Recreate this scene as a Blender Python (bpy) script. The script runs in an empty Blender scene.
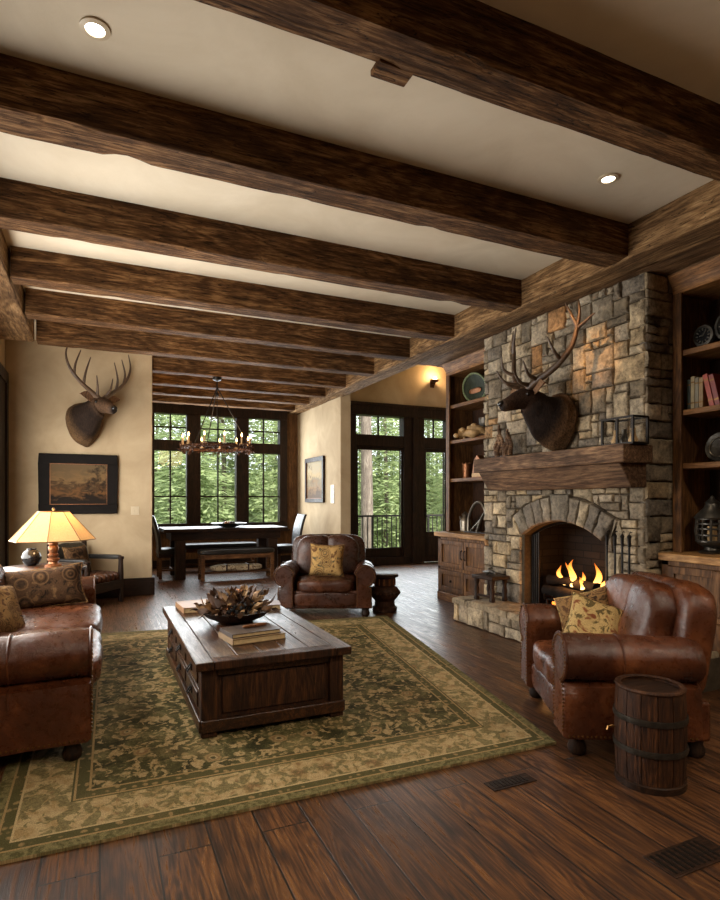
import bpy, bmesh, math, random
from mathutils import Vector, Matrix, noise

R = math.radians
sc = bpy.context.scene
C = sc.collection
random.seed(7)

# ------------------------------------------------------------------ camera, sky, sun, exposure
cam = bpy.data.cameras.new('camera')
camo = bpy.data.objects.new('camera', cam)
C.objects.link(camo)
camo.location = (0, 0, 1.35)
camo.rotation_euler = (R(90), 0, R(-24.26))
cam.sensor_fit = 'AUTO'
cam.sensor_width = 36
cam.lens = 576.89 / 900 * 36
cam.shift_y = 50 / 900
cam.clip_end = 300
sc.camera = camo

sc.view_settings.view_transform = 'Standard'
sc.view_settings.look = 'None'
sc.view_settings.gamma = 1
sc.view_settings.use_curve_mapping = False
sc.view_settings.exposure = 0.25

world = bpy.data.worlds.new('overcast_sky')
sc.world = world
world.use_nodes = True
wn = world.node_tree
wn.nodes['Background'].inputs[0].default_value = (0.86, 0.93, 1.0, 1)
wn.nodes['Background'].inputs[1].default_value = 3.2


def light(name, kind, loc, rot, energy, color, **kw):
    l = bpy.data.lights.new(name, kind)
    l.energy = energy
    l.color = color
    for k, v in kw.items():
        setattr(l, k, v)
    o = bpy.data.objects.new(name, l)
    o.location = loc
    o.rotation_euler = rot
    C.objects.link(o)
    return o


light('sun', 'SUN', (0, -10, 20), (R(48), R(6), 0), 8.5, (1.0, 0.96, 0.88), angle=R(6))
# added area light, as if daylight came through unseen windows behind the sofa
light('side_fill', 'AREA', (-1.02, 5.6, 1.55), (0, R(-90), 0), 190, (1.0, 0.93, 0.83), shape='RECTANGLE', size=1.6, size_y=4.4)
# daylight entering through the dining windows and the terrace doors
light('daylight_dining', 'AREA', (2.25, 11.85, 1.95), (R(-90), 0, 0), 150, (0.9, 0.96, 1.0), shape='RECTANGLE', size=2.7, size_y=2.2)
light('daylight_terrace', 'AREA', (5.7, 10.6, 1.6), (R(-90), 0, 0), 55, (0.9, 0.96, 1.0), shape='RECTANGLE', size=2.0, size_y=2.6)


# ------------------------------------------------------------------ helpers: objects
def S(r, g, b):
    def f(x):
        x /= 255.0
        return x / 12.92 if x <= 0.04045 else ((x + 0.055) / 1.055) ** 2.4
    return (f(r), f(g), f(b), 1.0)


def tag(o, label=None, cat=None, group=None, kind=None):
    if label: o['label'] = label
    if cat: o['category'] = cat
    if group: o['group'] = group
    if kind: o['kind'] = kind
    return o


def thing(name, label, cat, loc=(0, 0, 0), rz=0, group=None):
    o = bpy.data.objects.new(name, None)
    o.empty_display_size = 0.1
    C.objects.link(o)
    o.location = loc
    o.rotation_euler = (0, 0, rz)
    return tag(o, label, cat, group)


def copy_tree(o, parent=None):
    c = o.copy()
    C.objects.link(c)
    if parent: c.parent = parent
    for ch in list(o.children):
        copy_tree(ch, c)
    return c


def rotz(a): return Matrix.Rotation(a, 4, 'Z')
def rotx(a): return Matrix.Rotation(a, 4, 'X')
def roty(a): return Matrix.Rotation(a, 4, 'Y')
def T(x, y, z): return Matrix.Translation((x, y, z))


class MB:
    def __init__(self):
        self.v, self.f, self.c, self.uv = [], [], [], {}

    def add(self, vs, fs, M=None, col=(1, 1, 1, 1)):
        b = len(self.v)
        for p in vs:
            p = Vector(p)
            self.v.append(M @ p if M else p)
            self.c.append(col)
        self.f += [tuple(i + b for i in f) for f in fs]
        return self

    def box(self, x0, x1, y0, y1, z0, z1, M=None, col=(1, 1, 1, 1)):
        vs = [(x, y, z) for z in (z0, z1) for y in (y0, y1) for x in (x0, x1)]
        return self.add(vs, [(0, 2, 3, 1), (4, 5, 7, 6), (0, 1, 5, 4), (2, 6, 7, 3), (0, 4, 6, 2), (1, 3, 7, 5)], M, col)

    def lathe(self, prof, n=24, M=None, col=(1, 1, 1, 1), sx=1, sy=1, caps=True):
        vs, fs = [], []
        m = len(prof)
        for i in range(n):
            a = 2 * math.pi * i / n
            for r, z in prof:
                vs.append((r * math.cos(a) * sx, r * math.sin(a) * sy, z))
        for i in range(n):
            j = (i + 1) % n
            for k in range(m - 1):
                fs.append((i * m + k, j * m + k, j * m + k + 1, i * m + k + 1))
        if caps and prof[0][0] > 1e-5: fs.append(tuple(i * m for i in range(n))[::-1])
        if caps and prof[-1][0] > 1e-5: fs.append(tuple(i * m + m - 1 for i in range(n)))
        return self.add(vs, fs, M, col)

    def loft(self, rings, M=None, col=(1, 1, 1, 1), caps=True, cols=None):
        n = len(rings[0])
        vs = [p for r in rings for p in r]
        fs = []
        for k in range(len(rings) - 1):
            for i in range(n):
                j = (i + 1) % n
                fs.append((k * n + i, k * n + j, (k + 1) * n + j, (k + 1) * n + i))
        if caps:
            fs.append(tuple(range(n))[::-1])
            fs.append(tuple((len(rings) - 1) * n + i for i in range(n)))
        b = len(self.v)
        self.add(vs, fs, M, col)
        if cols:
            for k in range(len(rings)):
                for i in range(n):
                    self.c[b + k * n + i] = cols[k]
        return self

    def tube(self, pts, rad, n=8, M=None, col=(1, 1, 1, 1), caps=True, closed=False):
        pts = [Vector(p) for p in pts]
        m = len(pts)
        if not hasattr(rad, '__len__'): rad = [rad] * m
        rings = []
        up = None
        for i in range(m):
            if closed: t = pts[(i + 1) % m] - pts[i - 1]
            else: t = pts[min(i + 1, m - 1)] - pts[max(i - 1, 0)]
            t.normalize()
            if up is None:
                up = Vector((0, 0, 1)) if abs(t.z) < 0.9 else Vector((1, 0, 0))
            a = up - t * up.dot(t)
            a.normalize()
            up = a
            b = t.cross(a)
            rings.append([pts[i] + (a * math.cos(2 * math.pi * k / n) + b * math.sin(2 * math.pi * k / n)) * rad[i] for k in range(n)])
        if closed:
            rings.append(rings[0])
            return self.loft(rings, M, col, caps=False)
        return self.loft(rings, M, col, caps)

    def prism(self, poly, lo, hi, axis='y', M=None, col=(1, 1, 1, 1)):
        def P(a, b, t):
            return {'y': (a, t, b), 'x': (t, a, b), 'z': (a, b, t)}[axis]
        n = len(poly)
        vs = [P(a, b, lo) for a, b in poly] + [P(a, b, hi) for a, b in poly]
        fs = [(i, (i + 1) % n, n + (i + 1) % n, n + i) for i in range(n)]
        fs += [tuple(range(n))[::-1], tuple(range(n, 2 * n))]
        return self.add(vs, fs, M, col)

    def soft(self, sx, sy, sz, n=10, e=6.0, crown=0.0, M=None, wr=0.0, ws=5.0, col=(1, 1, 1, 1), seam=None):
        """a cushion: rounded box with half sizes sx, sy, sz, a crowned top and wrinkles"""
        idx, vs, fs = {}, [], []
        def vid(i, j, k):
            key = (i, j, k)
            if key not in idx:
                p = Vector((2 * i / n - 1, 2 * j / n - 1, 2 * k / n - 1))
                s = (abs(p.x) ** e + abs(p.y) ** e + abs(p.z) ** e) ** (1 / e)
                q = p / s
                z = q.z * (1 + crown * (1 - q.x ** 2) * (1 - q.y ** 2))
                w = Vector((q.x * sx, q.y * sy, z * sz))
                if seam:
                    d = min(abs(q.x - t) for t in seam)
                    w.y *= 1 - 0.30 * math.exp(-(d / 0.07) ** 2)
                    w.z *= 1 - 0.05 * math.exp(-(d / 0.07) ** 2)
                if wr:
                    w += q.normalized() * wr * (noise.noise(w * ws) + 0.5 * noise.noise(w * ws * 2.3))
                idx[key] = len(vs)
                vs.append(w)
            return idx[key]
        for a in range(n):
            for b in range(n):
                for s in (0, n):
                    fs.append((vid(s, a, b), vid(s, a + 1, b), vid(s, a + 1, b + 1), vid(s, a, b + 1)))
                    fs.append((vid(a, s, b), vid(a + 1, s, b), vid(a + 1, s, b + 1), vid(a, s, b + 1)))
                    fs.append((vid(a, b, s), vid(a + 1, b, s), vid(a + 1, b + 1, s), vid(a, b + 1, s)))
        return self.add(vs, fs, M, col)

    def ball(self, c, r, M=None, col=(1, 1, 1, 1), n=8, sz=1.0):
        prof = [(max(r * math.sin(math.pi * k / n), 0), -r * sz * math.cos(math.pi * k / n)) for k in range(n + 1)]
        prof[0] = (0, prof[0][1]); prof[-1] = (0, prof[-1][1])
        m = T(*c)
        return self.lathe(prof, n + 2, (M @ m) if M else m, col)

    def build(self, name, mat, parent=None, loc=None, rot=None, bevel=0, seg=2, ang=40, sub=0, kind=None, label=None, smooth=True):
        me = bpy.data.meshes.new(name)
        me.from_pydata([tuple(v) for v in self.v], [], self.f)
        bm = bmesh.new()
        bm.from_mesh(me)
        bmesh.ops.remove_doubles(bm, verts=bm.verts, dist=1e-6)
        bmesh.ops.recalc_face_normals(bm, faces=bm.faces)
        bm.to_mesh(me)
        bm.free()
        if len(me.vertices) == len(self.c):
            at = me.attributes.new('Col', 'FLOAT_COLOR', 'POINT')
            flat = [x for c in self.c for x in c]
            at.data.foreach_set('color', flat)
        if smooth:
            me.polygons.foreach_set('use_smooth', [True] * len(me.polygons))
            me.set_sharp_from_angle(angle=R(ang))
        me.materials.append(mat)
        o = bpy.data.objects.new(name, me)
        C.objects.link(o)
        if parent: o.parent = parent
        if loc: o.location = loc
        if rot: o.rotation_euler = rot
        if bevel:
            b = o.modifiers.new('edge', 'BEVEL')
            b.width = bevel
            b.segments = seg
            b.limit_method = 'ANGLE'
            b.angle_limit = R(40)
            b.harden_normals = False
        if sub:
            s = o.modifiers.new('smooth', 'SUBSURF')
            s.levels = sub
            s.render_levels = sub
        tag(o, label=label, kind=kind)
        return o


# ------------------------------------------------------------------ helpers: materials
class NT:
    def __init__(self, name):
        self.m = bpy.data.materials.new(name)
        self.m.use_nodes = True
        self.t = self.m.node_tree
        self.b = self.t.nodes['Principled BSDF']
        self.out = self.t.nodes['Material Output']

    def n(self, kind, **kw):
        x = self.t.nodes.new(kind)
        for k, v in kw.items(): setattr(x, k, v)
        return x

    def set(self, sock, val):
        if hasattr(val, 'is_output') or isinstance(val, bpy.types.NodeSocket): self.t.links.new(val, sock)
        else: sock.default_value = val

    def coord(self, scale=(1, 1, 1), rot=(0, 0, 0), kind='Object', rnd=False, loc=(0, 0, 0)):
        tc = self.n('ShaderNodeTexCoord')
        mp = self.n('ShaderNodeMapping')
        v = tc.outputs[kind]
        if rnd:
            oi = self.n('ShaderNodeObjectInfo')
            vm = self.n('ShaderNodeVectorMath', operation='MULTIPLY_ADD')
            self.t.links.new(oi.outputs['Random'], vm.inputs[0])
            vm.inputs[1].default_value = (31.0, 17.0, 23.0)
            self.t.links.new(v, vm.inputs[2])
            v = vm.outputs[0]
        self.t.links.new(v, mp.inputs[0])
        mp.inputs['Scale'].default_value = scale
        mp.inputs['Rotation'].default_value = rot
        mp.inputs['Location'].default_value = loc
        return mp.outputs[0]

    def noise(self, vec, scale=5, detail=5, rough=0.55, dist=0.0):
        x = self.n('ShaderNodeTexNoise')
        self.set(x.inputs['Vector'], vec)
        x.inputs['Scale'].default_value = scale
        x.inputs['Detail'].default_value = detail
        x.inputs['Roughness'].default_value = rough
        x.inputs['Distortion'].default_value = dist
        return x.outputs[0]

    def vor(self, vec, scale=5, feature='F1', out=0, rnd=1.0):
        x = self.n('ShaderNodeTexVoronoi', feature=feature)
        self.set(x.inputs['Vector'], vec)
        x.inputs['Scale'].default_value = scale
        x.inputs['Randomness'].default_value = rnd
        return x.outputs[out]

    def ramp(self, fac, stops, interp='LINEAR'):
        x = self.n('ShaderNodeValToRGB')
        x.color_ramp.interpolation = interp
        el = x.color_ramp.elements
        while len(el) < len(stops): el.new(0.5)
        for e, (p, c) in zip(el, stops):
            e.position = p
            e.color = c if hasattr(c, '__len__') else (c, c, c, 1)
        self.set(x.inputs[0], fac)
        return x.outputs[0]

    def mix(self, fac, a, b, mode='MIX'):
        x = self.n('ShaderNodeMix', data_type='RGBA', blend_type=mode)
        self.set(x.inputs[0], fac)
        self.set(x.inputs[6], a)
        self.set(x.inputs[7], b)
        return x.outputs[2]

    def math(self, op, a, b=0.0, c=None, clamp=False):
        x = self.n('ShaderNodeMath', operation=op, use_clamp=clamp)
        self.set(x.inputs[0], a)
        self.set(x.inputs[1], b)
        if c is not None: self.set(x.inputs[2], c)
        return x.outputs[0]

    def sep(self, vec):
        x = self.n('ShaderNodeSeparateXYZ')
        self.t.links.new(vec, x.inputs[0])
        return x.outputs

    def comb(self, x, y, z=0.0):
        k = self.n('ShaderNodeCombineXYZ')
        for s, v in zip(k.inputs, (x, y, z)): self.set(s, v)
        return k.outputs[0]

    def attr(self, name='Col'):
        return self.n('ShaderNodeAttribute', attribute_name=name).outputs['Color']

    def bump(self, h, strength=0.3, dist=0.01):
        x = self.n('ShaderNodeBump')
        x.inputs['Strength'].default_value = strength
        x.inputs['Distance'].default_value = dist
        self.set(x.inputs['Height'], h)
        self.t.links.new(x.outputs[0], self.b.inputs['Normal'])

    def fin(self, col=None, rough=None, metal=None, spec=None, **kw):
        if col is not None: self.set(self.b.inputs['Base Color'], col)
        if rough is not None: self.set(self.b.inputs['Roughness'], rough)
        if metal is not None: self.b.inputs['Metallic'].default_value = metal
        if spec is not None: self.b.inputs['Specular IOR Level'].default_value = spec
        for k, v in kw.items(): self.set(self.b.inputs[k], v)
        return self.m


def wood(name, dark, mid, lite, axis='X', rough=0.5, sc_=1.0, bump=0.35, crack=0.5, spec=0.22):
    t = NT(name)
    s = {'X': (0.6, 7, 7), 'Y': (7, 0.6, 7), 'Z': (7, 7, 0.6)}[axis]
    a = t.noise(t.coord(tuple(k * sc_ for k in s), rnd=True), 2.0, 8, 0.68, 1.3)
    fib = t.noise(t.coord(tuple(k * sc_ * 5 for k in s), rnd=True), 3.0, 5, 0.7)
    ck = t.noise(t.coord(tuple(k * sc_ * 1.6 for k in s), rnd=True, loc=(3, 7, 5)), 2.4, 3, 0.5, 0.4)
    blo = t.noise(t.coord((1.6 * sc_, 1.6 * sc_, 1.6 * sc_), rnd=True), 2.0, 4)
    ringl = t.math('SINE', t.math('MULTIPLY', t.noise(t.coord(tuple(k * sc_ * (0.35 if k > 1 else 0.6) for k in s), rnd=True), 1.6, 2, 0.5, 0.3), 90.0))
    f = t.math('ADD', t.math('MULTIPLY', a, 0.55), t.math('MULTIPLY', fib, 0.45))
    f = t.math('ADD', f, t.math('MULTIPLY', ringl, 0.035))
    c = t.ramp(f, [(0.36, dark), (0.50, mid), (0.64, lite)])
    c = t.mix(t.ramp(blo, [(0.38, 0.0), (0.68, 0.55)]), c, dark)
    line = t.ramp(t.math('ABSOLUTE', t.math('SUBTRACT', ck, 0.47)), [(0.0, crack), (0.012, 0.0)])
    c = t.mix(line, c, tuple(k * 0.25 for k in dark[:3]) + (1,))
    t.bump(t.math('SUBTRACT', f, t.math('MULTIPLY', line, 0.6)), bump, 0.012)
    return t.fin(c, t.ramp(f, [(0.35, min(rough + 0.18, 1)), (0.65, rough)]), spec=spec)


def plain(name, col, rough=0.5, metal=0.0, var=0.25, scale=9, bump=0.0, spec=0.5):
    t = NT(name)
    v = t.coord(rnd=True)
    f = t.noise(v, scale, 5)
    dk = tuple(k * (1 - var) for k in col[:3]) + (1,)
    lt = tuple(min(k * (1 + var), 1) for k in col[:3]) + (1,)
    if bump: t.bump(f, bump, 0.01)
    return t.fin(t.ramp(f, [(0.3, dk), (0.7, lt)]), rough, metal, spec)


def leather(name, dark, mid, lite, rough=0.30):
    t = NT(name)
    v = t.coord(rnd=True)
    big = t.noise(v, 3.0, 7, 0.65, 0.8)
    sm = t.noise(v, 22, 6, 0.7)
    f = t.math('ADD', t.math('MULTIPLY', big, 0.80), t.math('MULTIPLY', sm, 0.20))
    c = t.ramp(f, [(0.30, dark), (0.52, mid), (0.74, lite)])
    grain = t.vor(v, 150, 'DISTANCE_TO_EDGE')
    cre = t.math('ABSOLUTE', t.math('SUBTRACT', t.noise(v, 6, 5, 0.6, 1.8), 0.5))
    crease = t.ramp(cre, [(0.0, 0.0), (0.05, 1.0)])
    h = t.math('ADD', t.math('MULTIPLY', t.ramp(grain, [(0.0, 0.0), (0.12, 1.0)]), 0.15), t.math('MULTIPLY', crease, 0.25))
    h = t.math('ADD', h, t.math('MULTIPLY', t.noise(v, 8, 5, 0.6, 1.5), 1.6))
    t.bump(h, 0.26, 0.012)
    return t.fin(c, t.ramp(sm, [(0.35, rough - 0.06), (0.68, rough + 0.16)]), spec=0.42)


def glow(name, col, strength):
    t = NT(name)
    return t.fin(col, 0.5, **{'Emission Color': col, 'Emission Strength': strength})


M_ = {}
M_['beam'] = wood('hewn_timber', S(38, 24, 13), S(90, 60, 33), S(150, 112, 72), 'X', 0.70, 1.0, 0.7, 0.9, 0.12)
M_['beam_y'] = wood('weathered_girder', S(60, 42, 26), S(122, 92, 60), S(172, 138, 98), 'Y', 0.72, 1.0, 0.7, 0.9, 0.12)
M_['soffit'] = wood('soffit_boards', S(60, 42, 26), S(112, 82, 54), S(150, 116, 80), 'Y', 0.65, 1.0, 0.4)
M_['table'] = wood('coffee_table_wood', S(22, 12, 7), S(54, 31, 18), S(94, 58, 34), 'Y', 0.26, 1.3, 0.25, 0.5, 0.4)
M_['table_z'] = wood('coffee_table_panel_wood', S(22, 12, 7), S(52, 30, 17), S(88, 54, 30), 'Z', 0.45, 1.3, 0.25)
M_['cab'] = wood('cabinet_wood', S(48, 30, 16), S(96, 63, 34), S(140, 98, 56), 'Z', 0.45, 1.2, 0.2)
M_['cab_y'] = wood('cabinet_shelf_wood', S(64, 40, 20), S(118, 78, 40), S(160, 112, 62), 'Y', 0.42, 1.2, 0.2)
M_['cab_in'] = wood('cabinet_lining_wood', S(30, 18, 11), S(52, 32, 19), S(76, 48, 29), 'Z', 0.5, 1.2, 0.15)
M_['counter'] = wood('counter_wood', S(96, 66, 36), S(156, 114, 68), S(198, 154, 100), 'Y', 0.42, 1.2, 0.25)
M_['mantel'] = wood('mantel_timber', S(48, 34, 24), S(98, 72, 52), S(148, 116, 86), 'Y', 0.65, 1.0, 0.6)
M_['dark'] = wood('dark_stained_wood', S(20, 12, 8), S(40, 25, 16), S(64, 42, 28), 'Z', 0.42, 1.5, 0.15)
M_['dark_x'] = wood('dark_stained_board', S(20, 12, 8), S(40, 25, 16), S(64, 42, 28), 'X', 0.36, 1.5, 0.15)
M_['post'] = wood('window_wall_timber', S(66, 44, 26), S(106, 74, 44), S(140, 102, 64), 'Z', 0.6, 1.2, 0.3)
M_['barrel'] = wood('barrel_staves', S(26, 14, 9), S(58, 34, 20), S(96, 60, 36), 'Z', 0.42, 2.0, 0.5)
M_['bench'] = wood('bench_wood', S(52, 32, 18), S(92, 60, 34), S(124, 86, 52), 'X', 0.45, 1.6, 0.2)
M_['leather'] = leather('brown_leather', S(40, 18, 9), S(74, 37, 18), S(128, 74, 41), 0.27)
M_['leather2'] = leather('dark_brown_leather', S(32, 15, 8), S(58, 29, 16), S(100, 58, 34), 0.27)
M_['black_leather'] = leather('black_leather', S(12, 11, 10), S(24, 22, 20), S(44, 40, 36), 0.34)
M_['iron'] = plain('wrought_iron', S(30, 26, 23), 0.45, 0.7, 0.3, 20, 0.2)
M_['rust_iron'] = plain('rusted_iron', S(84, 54, 36), 0.5, 0.75, 0.35, 24, 0.3)
M_['brass'] = plain('old_brass_nail', S(122, 88, 50), 0.35, 0.9, 0.2)
M_['black'] = plain('black_frame_paint', S(18, 13, 10), 0.65, 0.0, 0.3, 15, 0.1, 0.12)
M_['white'] = plain('switch_ivory', S(196, 180, 152), 0.4, 0.0, 0.05)
M_['pages'] = plain('book_pages', S(196, 172, 130), 0.8, 0.0, 0.15, 40)
M_['silver'] = plain('tarnished_silver', S(120, 112, 100), 0.32, 0.9, 0.4, 14, 0.2)
M_['pewter'] = plain('dark_pewter', S(70, 66, 60), 0.38, 0.8, 0.4, 18, 0.3)
M_['copper'] = plain('antique_copper', S(128, 84, 54), 0.4, 0.7, 0.35, 16, 0.3)
M_['antler'] = plain('antler_horn', S(74, 54, 37), 0.5, 0.0, 0.45, 14, 0.4)
M_['bone'] = plain('pale_driftwood', S(176, 142, 96), 0.6, 0.0, 0.35, 18, 0.5)
M_['nose'] = plain('wet_nose', S(14, 11, 10), 0.25)
M_['eye'] = plain('glass_eye', S(16, 10, 6), 0.08)
M_['ceramic'] = plain('black_ceramic', S(20, 19, 20), 0.22, 0.0, 0.2)


def mat_plaster(name, a, b):
    t = NT(name)
    v = t.coord()
    f = t.noise(v, 1.6, 6, 0.6, 0.5)
    g = t.noise(v, 26, 5, 0.6)
    t.bump(t.math('ADD', f, t.math('MULTIPLY', g, 0.25)), 0.25, 0.02)
    return t.fin(t.ramp(f, [(0.3, a), (0.7, b)]), 0.85, spec=0.2)


M_['plaster'] = mat_plaster('warm_plaster', S(162, 141, 111), S(190, 170, 139))
M_['ceil'] = mat_plaster('ceiling_plaster', S(200, 186, 162), S(218, 206, 184))


def mat_floor():
    t = NT('oak_floor')
    v = t.coord(rot=(0, 0, R(90)))
    br = t.n('ShaderNodeTexBrick')
    t.t.links.new(v, br.inputs['Vector'])
    br.offset = 0.37
    br.inputs['Scale'].default_value = 1.0
    br.inputs['Color1'].default_value = (0, 0, 0, 1)
    br.inputs['Color2'].default_value = (1, 1, 1, 1)
    br.inputs['Mortar'].default_value = (0.5, 0.5, 0.5, 1)
    br.inputs['Mortar Size'].default_value = 0.004
    br.inputs['Mortar Smooth'].default_value = 0.1
    br.inputs['Brick Width'].default_value = 2.3
    br.inputs['Row Height'].default_value = 0.20
    plank = br.outputs['Color']
    off = t.n('ShaderNodeVectorMath', operation='MULTIPLY_ADD')
    t.t.links.new(plank, off.inputs[0])
    off.inputs[1].default_value = (13, 7, 3)
    t.t.links.new(t.coord((9, 0.55, 1)), off.inputs[2])
    gr = t.noise(off.outputs[0], 1.6, 8, 0.66, 1.6)
    off2 = t.n('ShaderNodeVectorMath', operation='MULTIPLY_ADD')
    t.t.links.new(plank, off2.inputs[0])
    off2.inputs[1].default_value = (5, 9, 3)
    t.t.links.new(t.coord((60, 2.2, 1)), off2.inputs[2])
    fib = t.noise(off2.outputs[0], 2.0, 5, 0.7)
    off3 = t.n('ShaderNodeVectorMath', operation='MULTIPLY_ADD')
    t.t.links.new(plank, off3.inputs[0])
    off3.inputs[1].default_value = (11, 3, 3)
    t.t.links.new(t.coord((4.5, 0.5, 1)), off3.inputs[2])
    rings = t.math('SINE', t.math('MULTIPLY', t.noise(off3.outputs[0], 1.5, 2, 0.5, 0.3), 110.0))
    f = t.math('ADD', t.math('MULTIPLY', gr, 0.5), t.math('MULTIPLY', fib, 0.5))
    f = t.math('ADD', f, t.math('MULTIPLY', rings, 0.045))
    c = t.ramp(f, [(0.36, S(24, 13, 8)), (0.46, S(62, 37, 21)), (0.56, S(104, 67, 39)), (0.68, S(140, 98, 60))])
    c = t.mix(t.math('MULTIPLY', plank, 0.45), c, S(44, 27, 16))
    dirt = t.noise(t.coord(), 1.1, 5, 0.6)
    c = t.mix(t.ramp(dirt, [(0.45, 0.0), (0.75, 0.6)]), c, S(34, 18, 11))
    c = t.mix(br.outputs['Fac'], c, S(12, 7, 5))
    h = t.math('SUBTRACT', t.math('ADD', t.math('MULTIPLY', f, 0.5), t.math('MULTIPLY', plank, 0.25)), br.outputs['Fac'])
    t.bump(h, 0.5, 0.006)
    return t.fin(c, t.ramp(f, [(0.36, 0.48), (0.64, 0.24)]), spec=0.5)


M_['floor'] = mat_floor()


def mat_stone(name):
    t = NT(name)
    v = t.coord()
    a = t.noise(v, 7, 7, 0.65, 0.4)
    b = t.noise(v, 34, 5, 0.7)
    f = t.math('ADD', t.math('MULTIPLY', a, 0.55), t.math('MULTIPLY', b, 0.45))
    c = t.mix(1.0, t.attr(), t.ramp(f, [(0.36, (0.30, 0.28, 0.26, 1)), (0.5, (0.95, 0.92, 0.88, 1)), (0.64, (1.7, 1.6, 1.45, 1))]), 'MULTIPLY')
    spots = t.ramp(t.noise(v, 15, 4, 0.6), [(0.60, 0.0), (0.72, 0.6)])
    c = t.mix(spots, c, S(44, 38, 32))
    t.bump(f, 0.9, 0.03)
    return t.fin(c, 0.85, spec=0.25)


M_['stone'] = mat_stone('field_stone')
M_['mortar'] = plain('mortar', S(66, 56, 44), 0.95, 0, 0.3, 30, 0.4, 0.1)


def mat_brick():
    t = NT('firebox_brick')
    sx = t.sep(t.coord())
    v = t.comb(t.math('ADD', sx[0], sx[1]), sx[2])
    br = t.n('ShaderNodeTexBrick')
    t.t.links.new(v, br.inputs['Vector'])
    br.inputs['Scale'].default_value = 1
    br.inputs['Brick Width'].default_value = 0.22
    br.inputs['Row Height'].default_value = 0.075
    br.inputs['Mortar Size'].default_value = 0.006
    br.inputs['Color1'].default_value = S(36, 29, 25)
    br.inputs['Color2'].default_value = S(24, 20, 18)
    br.inputs['Mortar'].default_value = S(14, 12, 11)
    t.bump(t.math('SUBTRACT', t.noise(v, 30, 4), br.outputs['Fac']), 0.5, 0.01)
    return t.fin(br.outputs['Color'], 0.9, spec=0.2)


M_['brick'] = mat_brick()


def mat_fur(name):
    t = NT(name)
    v = t.coord((1, 1, 1))
    f = t.noise(t.coord((30, 12, 7)), 3, 5, 0.75)
    c = t.mix(1.0, t.attr(), t.ramp(f, [(0.35, 0.35), (0.65, 1.7)]), 'MULTIPLY')
    t.bump(f, 0.8, 0.012)
    return t.fin(c, 0.8, spec=0.15)


M_['fur'] = mat_fur('deer_fur')


def mat_vcol(name, rough=0.6, metal=0.0, var=0.25, scale=20):
    t = NT(name)
    f = t.noise(t.coord(rnd=True), scale, 4)
    c = t.mix(1.0, t.attr(), t.ramp(f, [(0.3, 1 - var), (0.7, 1 + var)]), 'MULTIPLY')
    t.bump(f, 0.2, 0.005)
    return t.fin(c, rough, metal)


M_['vcol'] = mat_vcol('mottled_surface')


def mat_glass():
    t = NT('window_glass')
    tr = t.n('ShaderNodeBsdfTransparent')
    gl = t.n('ShaderNodeBsdfGlossy')
    gl.inputs['Roughness'].default_value = 0.02
    fr = t.n('ShaderNodeFresnel')
    fr.inputs[0].default_value = 1.45
    mx = t.n('ShaderNodeMixShader')
    t.t.links.new(t.math('MULTIPLY', fr.outputs[0], 0.6), mx.inputs[0])
    t.t.links.new(tr.outputs[0], mx.inputs[1])
    t.t.links.new(gl.outputs[0], mx.inputs[2])
    t.t.links.new(mx.outputs[0], t.out.inputs[0])
    return t.m


M_['glass'] = mat_glass()


def mat_flame():
    t = NT('fire_flame')
    z = t.sep(t.coord(kind='Generated'))[2]
    c = t.ramp(z, [(0.0, (1.0, 0.62, 0.20, 1)), (0.4, (1.0, 0.45, 0.08, 1)), (1.0, (1.0, 0.20, 0.02, 1))])
    em = t.n('ShaderNodeEmission')
    t.t.links.new(c, em.inputs[0])
    t.t.links.new(t.ramp(z, [(0.0, 6.0), (0.5, 3.0), (1.0, 0.8)]), em.inputs[1])
    em.inputs[1].default_value = 5
    tr = t.n('ShaderNodeBsdfTransparent')
    lw = t.n('ShaderNodeLayerWeight')
    lw.inputs[0].default_value = 0.4
    mx = t.n('ShaderNodeMixShader')
    t.t.links.new(t.ramp(lw.outputs['Facing'], [(0.2, 0.15), (0.85, 1.0)]), mx.inputs[0])
    t.t.links.new(em.outputs[0], mx.inputs[1])
    t.t.links.new(tr.outputs[0], mx.inputs[2])
    t.t.links.new(mx.outputs[0], t.out.inputs[0])
    return t.m


M_['flame'] = mat_flame()
M_['candle_flame'] = glow('candle_bulb_glow', (1.0, 0.55, 0.2, 1), 18)
M_['lamp_disc'] = glow('recessed_lamp_glow', (1.0, 0.9, 0.75, 1), 9)
M_['ember'] = glow('ember_glow', (1.0, 0.22, 0.03, 1), 2.5)


def mat_shade():
    t = NT('lamp_shade_linen')
    v = t.coord((60, 60, 10))
    f = t.noise(v, 3, 3)
    c = t.ramp(f, [(0.3, S(200, 160, 108)), (0.7, S(224, 186, 134))])
    df = t.n('ShaderNodeBsdfDiffuse')
    tl = t.n('ShaderNodeBsdfTranslucent')
    mx = t.n('ShaderNodeMixShader')
    mx.inputs[0].default_value = 0.5
    t.t.links.new(c, df.inputs[0])
    t.t.links.new(c, tl.inputs[0])
    t.t.links.new(df.outputs[0], mx.inputs[1])
    t.t.links.new(tl.outputs[0], mx.inputs[2])
    t.t.links.new(mx.outputs[0], t.out.inputs[0])
    return t.m


M_['shade'] = mat_shade()


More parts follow.
